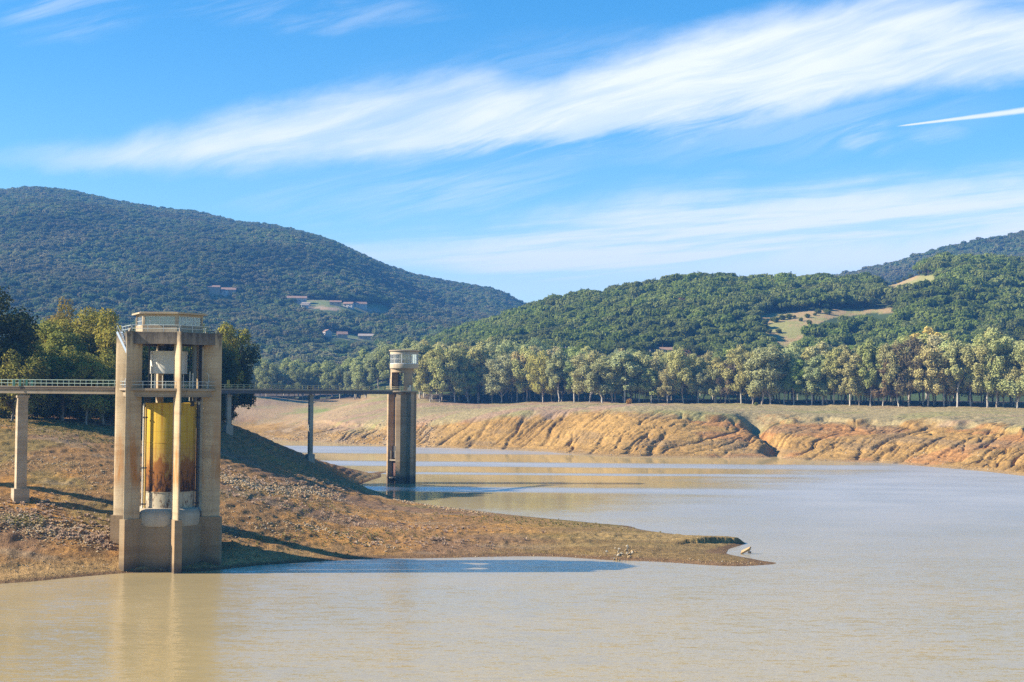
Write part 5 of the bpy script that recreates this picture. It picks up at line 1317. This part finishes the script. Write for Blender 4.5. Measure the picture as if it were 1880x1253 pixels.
def tufts(name, pts, mat, seed, label, cat, h=(.25, .7), per=26, leaf=.12):
    rng = np.random.RandomState(seed); x, y = pts[:, 0], pts[:, 1]; z = ground_z(x, y); Vs = []
    for i in range(len(x)):
        H = rng.uniform(*h); n = per; a = rng.uniform(0, 6.28, n); r = rng.uniform(.1, 1, n) * H * .9
        b = np.stack([x[i] + np.cos(a) * r * .35, y[i] + np.sin(a) * r * .35, np.full(n, z[i] - .03)], 1); t = np.stack([x[i] + np.cos(a) * r, y[i] + np.sin(a) * r, z[i] + H * rng.uniform(.45, 1, n)], 1)
        s = np.stack([-np.sin(a), np.cos(a), 0 * a], 1) * (leaf * rng.uniform(.6, 1.4, n))[:, None]
        Vs.append(np.stack([b - s * .6, b + s * .6, t + s, t - s], 1).reshape(-1, 3))
    V = np.concatenate(Vs); o = np_mesh(name, V, np.arange(len(V)).reshape(-1, 4), [mat], False); tag(o, label, cat, kind='stuff'); return o
def strew(n, pts, spread):
    return np.array([(a, b) for a, b, _ in band(n, pts, spread, .1, .2)])
H_ = np.concatenate([strew(100, [(60, 893, 10.5), (130, 905, 10), (205, 925, 8.5)], (3.0, 2.0)), strew(110, [(100, 935, 8), (205, 948, 7)], (2.5, 1.0)), strew(40, [(0, 900, 10), (60, 925, 8.5)], (3, 2)),
                     strew(160, [(404, 858, 10.2), (470, 872, 9.3), (560, 885, 6.2), (620, 892, 4)], (2.5, 2.6)), strew(60, [(404, 910, 7.6), (480, 908, 7.6), (560, 912, 5)], (3, 2.2)), strew(120, [(600, 955, 2.5), (760, 968, 1.8), (880, 975, 1.5)], (5, 3.2)),
                     strew(80, [(700, 1000, 1.2), (880, 996, 1.2)], (6, 2))])
H_ = H_[ground_z(H_[:, 0], H_[:, 1]) > .25]; tufts('dry_scrub', H_, M_HEATH, 93, 'dry grey-purple heath scattered over the near bank', 'scrub', (.18, .50), 22, .07)
G_ = np.concatenate([strew(800, [(0, 800, 15.5), (60, 790, 16.5), (130, 800, 15.5), (205, 815, 14.5)], (5, 7)), strew(200, [(20, 945, 7.2), (70, 945, 7)], (1.5, .8)), strew(260, [(404, 1000, 2.6), (520, 990, 2.4), (640, 985, 1.9), (760, 985, 1.6)], (4, 3)),
                     strew(260, [(800, 945, 1), (960, 958, 1), (1090, 968, 1)], (5, 4)), strew(120, [(500, 930, 5.5), (620, 930, 3.4)], (4, 4))])
G_ = G_[ground_z(G_[:, 0], G_[:, 1]) > .2]; tufts('grass', G_, M_GRASS, 94, 'thin green and straw grass on the upper near bank and the point', 'grass', (.10, .30), 16, .06)
F_ = []
for _ in range(5200):
    px = rng.uniform(760, 1900); q = P(px, 719, np.interp(px, LINE_PX, LINE_D) - 3 - rng.uniform() ** 1.3 * 60); F_.append((q[0], q[1]))
# ------------------------------------------------------------------ single stones and slabs on the near bank
def lay(px, py, z): 
    w = W(px, py, z); g = gz(w[0], w[1])
    for _ in range(8): w = W(px, py, g); g = gz(w[0], w[1])
    return float(w[0]), float(w[1]), g
def slab(name, px, py, size, rz, tilt, label, cat, mat=None, group=None, seed=0, lift=.0, irregular=.25):
    x, y, z = lay(px, py, 5); rng = np.random.RandomState(seed + 11); bm = bmesh.new(); bmesh.ops.create_cube(bm, size=1)
    bmesh.ops.bevel(bm, geom=bm.edges[:], offset=.07, segments=1, affect='EDGES'); bmesh.ops.subdivide_edges(bm, edges=bm.edges[:], cuts=1)
    for v in bm.verts: v.co += Vector(rng.uniform(-1, 1, 3)) * irregular * .14; v.co = Vector((v.co.x * size[0], v.co.y * size[1], v.co.z * size[2]))
    me = bpy.data.meshes.new(name); bm.to_mesh(me); bm.free(); me.materials.append(mat or M_STONEGREY)
    o = bpy.data.objects.new(name, me); COL.objects.link(o); o.location = (x, y, z + size[2] * .42 + lift); o.rotation_euler = (tilt[0], tilt[1], rz); tag(o, label, cat, group); return o
slab('stone_trough', 122, 839, (3.4, 1.1, .85), R(8), (0, R(4)), 'long grey trough-like block of stone lying across the near slope', 'stone', seed=1, irregular=.2)
slab('boulder', 103, 836, (.9, .8, .7), .3, (0, 0), 'tan boulder at the end of the long grey trough-like stone', 'stone', M_STONE, seed=2, irregular=.5)
slab('boulder', 108, 829, (.7, .6, .6), .9, (0, 0), 'small orange boulder behind the long grey trough-like stone', 'stone', M_STONE, seed=3, irregular=.5)
slab('boulder', 137, 828, (.8, .6, .5), .9, (0, 0), 'small pale boulder on the far end of the long grey trough-like stone', 'stone', M_STONE, seed=4, irregular=.5)
slab('boulder', 136, 865, (.95, .8, .75), .5, (0, 0), 'single round pale boulder alone on the stony slope below the trough stone', 'stone', M_STONE, seed=5, irregular=.5)
slab('boulder', 139, 806, (.8, .7, .7), .5, (0, 0), 'pale boulder in the grass above the trough stone', 'stone', M_STONE, seed=6, irregular=.5)
slab('flat_stone', 66, 822, (4.0, 1.2, .7), R(-4), (0, R(2)), 'long dark flat ledge beside the left bridge pier', 'stone', M_DARKSTEEL, seed=7, lift=-.15, irregular=.3)
slab('flat_stone', 176, 858, (3.8, 1.5, .6), R(-5), (R(8), 0), 'dark hollow-sided slab on the slope by the fin tower', 'stone', M_STONEGREY, seed=8, lift=-.1, irregular=.2)
for i, (px, py, sz, tl, lab) in enumerate(((88, 953, (2.4, 2.0, .35), (R(6), R(-8)), 'flat concrete slab nearest the pier in the row of broken slabs'), (115, 949, (2.8, 2.2, .35), (R(12), R(3)), 'broad broken slab lying in the middle of the row of slabs'), (131, 953, (2.0, 1.8, .35), (R(10), R(10)), 'tilted broken slab in front of the others in the row'), (148, 947, (2.2, 1.3, .3), (R(8), R(14)), 'narrow slab nearest the fin tower in the row of broken slabs'), (141, 955, (1.2, 1.4, .3), (R(14), R(12)), 'smallest broken slab at the tail of the row of slabs'))):
    slab('flat_stone', px, py, sz, .2 * i, tl, lab, 'slab', M_STONEGREY, 'broken slabs below the left pier', seed=20 + i, lift=.12, irregular=.35)
# the point: leaning stone, drowned stump, heap
x, y, z = W(1368, 1016, 0.1); m = MB()
m.add([(-1.0, -.4, -.3), (.9, -.3, .55), (1.15, .2, 1.05), (-.7, .5, .1), (-.9, -.4, .0), (.7, -.4, .95), (1.0, .1, 1.25), (-.6, .4, .45)], [(0, 3, 2, 1), (4, 5, 6, 7), (0, 1, 5, 4), (1, 2, 6, 5), (2, 3, 7, 6), (3, 0, 4, 7)])
o = m.build('leaning_stone', M_STONE); o.location = (x, y, z); o.scale = (.85, .85, .85); tag(o, 'pale wedge of stone leaning out of the water at the end of the point', 'stone')
x, y, z = W(1376, 1015.5, 0.0); V, F = STONES[2]; o = np_mesh('boulder', V * (.7, .6, .7), F, [M_DARKSTEEL]); o.location = (x, y, .08); tag(o, 'small black stone in the water just off the leaning stone', 'stone')
rngp = np.random.RandomState(99)
heap = bpy.data.meshes
protos_ = [np_mesh('heap_stone', v, f, [M_STONE if k % 2 else M_STONEGREY], link=False).data for k, (v, f) in enumerate(STONES)]
for k in range(64):
    px = 1142 + rngp.normal() * 13; py = 1013.5 + rngp.normal() * 3.2 + abs(px - 1142) * .05; x, y, z = lay(px, py, .8); s = rngp.uniform(.18, .5)
    o = bpy.data.objects.new('heap_stone', protos_[k % 6]); COL.objects.link(o); o.location = (x, y, z + .12 + .35 * max(0, 1 - abs(px - 1142) / 16) * rngp.uniform()); o.scale = (s, s, s * .9); o.rotation_euler = (rngp.uniform(0, 1), rngp.uniform(0, 1), rngp.uniform(0, 6.28))
    tag(o, 'stone in the low heap on the near side of the point', 'stone', 'stones of the heap on the point')
x, y, z = lay(1150, 1009, .9); m = MB(); m.bar((0, 0, -.3), (.28, 0, .72), .22, .2); o = m.build('leaning_post', M_STONEGREY); o.location = (x, y, z); tag(o, 'short square post leaning out of the heap of stones on the point', 'post')
for px, py, s, lab in ((1166, 1027, .9, 'purplish boulder at the waterline below the heap of stones'), (802, 928, 1.0, 'pale boulder on the far edge of the point, nearest the slender tower'), (430, 949, .01, '')):
    if not lab: continue
    x, y, z = lay(px, py, .4); V, F = STONES[3]; o = np_mesh('boulder', V * s, F, [M_STONEGREY]); o.location = (x, y, z + .2); tag(o, lab, 'stone')
# stake in the shallows of the inlet
x, y, z = lay(665, 894, .3); m = MB(); m.bar((0, 0, -.5), (.05, 0, 1.3), .14); o = m.build('wooden_stake', M_BARK); o.location = (x, y, z); tag(o, 'thin dark stake standing at the edge of the inlet by the slender tower', 'stake')

# ------------------------------------------------------------------ pole and far houses
x, y = pxy(1038, 905); z = gz(x, y); zt = float(P(1038, 638, 905)[2])
pl = empty('power_pole', (x, y, z)); tag(pl, 'grey power pole with a short crossarm standing over the grove', 'power pole')
m = MB(); m.tube([(0, 0, -1), (0, 0, zt - z)], [.34, .22], 8); m.build('mast', M_PIER2, pl)
m = MB(); m.box((0, 0, zt - z - .2), (5.2, .28, .28)); m.build('crossarm', M_PIER2, pl)
for sx in (-2.2, 0, 2.2):
    m = MB(); m.lathe([(.02, 0), (.14, .05), (.14, .4), (.02, .5)], 8, (sx, 0)); o = m.build('insulator', M_WHITE, pl); o.location.z = zt - z - .06
M_TILE = stone_mat('roof_tiles', (0.25, 0.155, 0.105), (0.30, 0.19, 0.13), (0.23, 0.155, 0.115)); M_TILEGREY = stone_mat('grey_roof_sheets', (0.32, 0.26, 0.21), (0.38, 0.31, 0.25), (0.28, 0.24, 0.2))
M_WALLW = paint_mat('white_house_render', (0.44, 0.41, 0.36), .8, wear=.2, wearcol=(.5, .42, .32)); M_WALLT = paint_mat('tan_house_render', (0.40, 0.30, 0.20), .8, wear=.3); M_WIN = paint_mat('dark_house_window', (0.05, 0.06, 0.08), .3)
def hit(px, py, D0, D1):
    Dh = np.linspace(D0, D1, 1500); d = ray(px, py); d = d / d[1]; z = EYE + d[2] * Dh; g = ground_z(d[0] * Dh, Dh); k = np.where(g >= z)[0]
    i = k[0] if len(k) else len(Dh) - 1; return float(d[0] * Dh[i]), float(Dh[i]), float(g[i])
def house(px, py, D0, D1, w, d, h, rh, wall, roof, rz, label, wins=3, name='house', at=None, door=True):
    x, y, z = at or hit(px, py, D0, D1); r = empty(name, (x, y, z), rz); tag(r, label, 'house')
    m = MB(); m.box((0, 0, h / 2 - 1.5), (w, d, h + 3)); m.add([(-w / 2, -d / 2, h), (-w / 2, d / 2, h), (-w / 2, 0, h + rh)], [(0, 1, 2)]); m.add([(w / 2, -d / 2, h), (w / 2, d / 2, h), (w / 2, 0, h + rh)], [(0, 1, 2)]); m.build('wall', wall, r)
    m = MB(); e = .5; t = .3
    m.add([(-w / 2 - e, -d / 2 - e, h - .2), (w / 2 + e, -d / 2 - e, h - .2), (w / 2 + e, 0, h + rh + .1), (-w / 2 - e, 0, h + rh + .1), (-w / 2 - e, d / 2 + e, h - .2), (w / 2 + e, d / 2 + e, h - .2)] + [(-w / 2 - e, -d / 2 - e, h - .2 + t), (w / 2 + e, -d / 2 - e, h - .2 + t), (w / 2 + e, 0, h + rh + .1 + t), (-w / 2 - e, 0, h + rh + .1 + t), (-w / 2 - e, d / 2 + e, h - .2 + t), (w / 2 + e, d / 2 + e, h - .2 + t)],
          [(6, 7, 8, 9), (9, 8, 11, 10), (0, 1, 2, 3), (3, 2, 5, 4), (0, 1, 7, 6), (4, 5, 11, 10), (0, 6, 9, 3), (3, 9, 10, 4), (1, 7, 8, 2), (2, 8, 11, 5)]); m.build('roof', roof, r)
    for k in range(wins):
        m = MB(); m.box(((k - (wins - 1) / 2) * w / wins, -d / 2 - .02, h * .55), (1.3, .12, 1.3)); m.build('window', M_WIN, r)
    m = MB(); m.box((-w / 2 - .02, 0, h * .5), (.12, 1.2, 1.3)); m.build('window', M_WIN, r)
    return r
house(391, 538, 1200, 2600, 15, 10, 6, 2, M_WALLT, M_TILE, .2, 'tan hillside house highest of the pair on the mountain', 3)
house(408, 541, 1200, 2600, 12, 8, 4, 1.5, M_WALLW, M_TILE, -.1, 'low white house with a pink roof on the mountain, below the tan one', 3)
house(420, 541, 1200, 2600, 16, 9, 5, 2.5, M_WALLT, M_TILE, .1, 'pink-roofed house on the mountain next to the low white one', 2)
house(545, 559, 1200, 2600, 22, 11, 6.5, 2.5, M_WALLW, M_TILE, .15, 'large pale house at the end of the mountain clearing', 4)
house(559, 567, 1200, 2600, 8, 6, 3.5, 1.5, M_WALLW, M_TILEGREY, .4, 'tiny white shed just below the large pale house', 1)
house(562, 563, 1200, 2600, 9, 7, 3, 1.2, M_WALLW, M_TILEGREY, 0, 'small white shed right beside the large pale house', 1)
house(616, 561, 1200, 2600, 13, 7, 3.5, 1.6, M_WALLT, M_TILE, .1, 'small tan house in the middle of the mountain clearing', 2)
house(640, 565, 1200, 2600, 11, 8, 4, 2, M_WALLW, M_TILE, -.2, 'cream cottage midway along the mountain clearing', 2)
house(662, 566, 1200, 2600, 13, 9, 4.5, 2.4, M_WALLW, M_TILE, .3, 'white cottage with a red roof farthest along the mountain clearing', 2)
def at(px, py, D): 
    q = P(px, py, D); return (float(q[0]), float(q[1]), float(q[2]))
house(600, 617, 1000, 2600, 11, 7, 4, 2, M_WALLW, M_TILE, R(-62), 'white gabled house half hidden by trees at the mountain foot', 2)
house(628, 621, 1000, 2600, 10, 7, 3.5, 2.5, M_WALLT, M_TILE, .25, 'house with a bright red tiled roof at the mountain foot', 2)
house(672, 624, 1000, 2600, 15, 7, 3.5, 2, M_WALLT, M_TILEGREY, .05, 'long low house with a grey roof at the mountain foot', 3)
house(1201, 649, 790, 1300, 7, 6, 2.8, 1.3, M_WALLW, M_TILE, .3, 'cottage with a pale red roof behind the grove, farther from the rust-brown oak', 2)
house(1226, 651, 790, 1300, 10, 6, 2.8, 1.4, M_WALLT, M_TILE, -.1, 'wider red-roofed cottage behind the grove, nearer the rust-brown oak', 3)
# ------------------------------------------------------------------ air
HZ = MB().box((0, 2500, 217), (6400, 5700, 450)).build('haze', None if False else material('air')[0])
hm = HZ.data.materials[0]
nt = NT(hm.node_tree); out = [n for n in nt.n if n.type == 'OUTPUT_MATERIAL'][0]
pv = nt.node('ShaderNodeVolumePrincipled'); pv.inputs['Color'].default_value = (0.13, 0.42, 1.0, 1); pv.inputs['Density'].default_value = 0.00013
pv.inputs['Anisotropy'].default_value = 0.0
nt.l.new(pv.outputs[0], out.inputs['Volume'])
tag(HZ, 'thin blue haze in the air over the valley', 'haze', kind='stuff')

scene.view_settings.view_transform = 'Standard'; scene.view_settings.look = 'None'
scene.view_settings.gamma = 1.0; scene.view_settings.use_curve_mapping = False
scene.view_settings.exposure = 1.27
scene.cycles.use_denoising = False
try:
    scene.cycles.denoiser = 'OPENIMAGEDENOISE'; scene.cycles.denoising_input_passes = 'RGB_ALBEDO_NORMAL'; scene.cycles.denoising_prefilter = 'ACCURATE'
except Exception: pass
scene.cycles.max_bounces = 5; scene.cycles.diffuse_bounces = 1; scene.cycles.glossy_bounces = 3; scene.cycles.transmission_bounces = 3
scene.cycles.transparent_max_bounces = 8; scene.cycles.volume_bounces = 0
scene.cycles.sample_clamp_indirect = 6.0; scene.cycles.caustics_reflective = False; scene.cycles.caustics_refractive = False
scene.cycles.use_adaptive_sampling = False
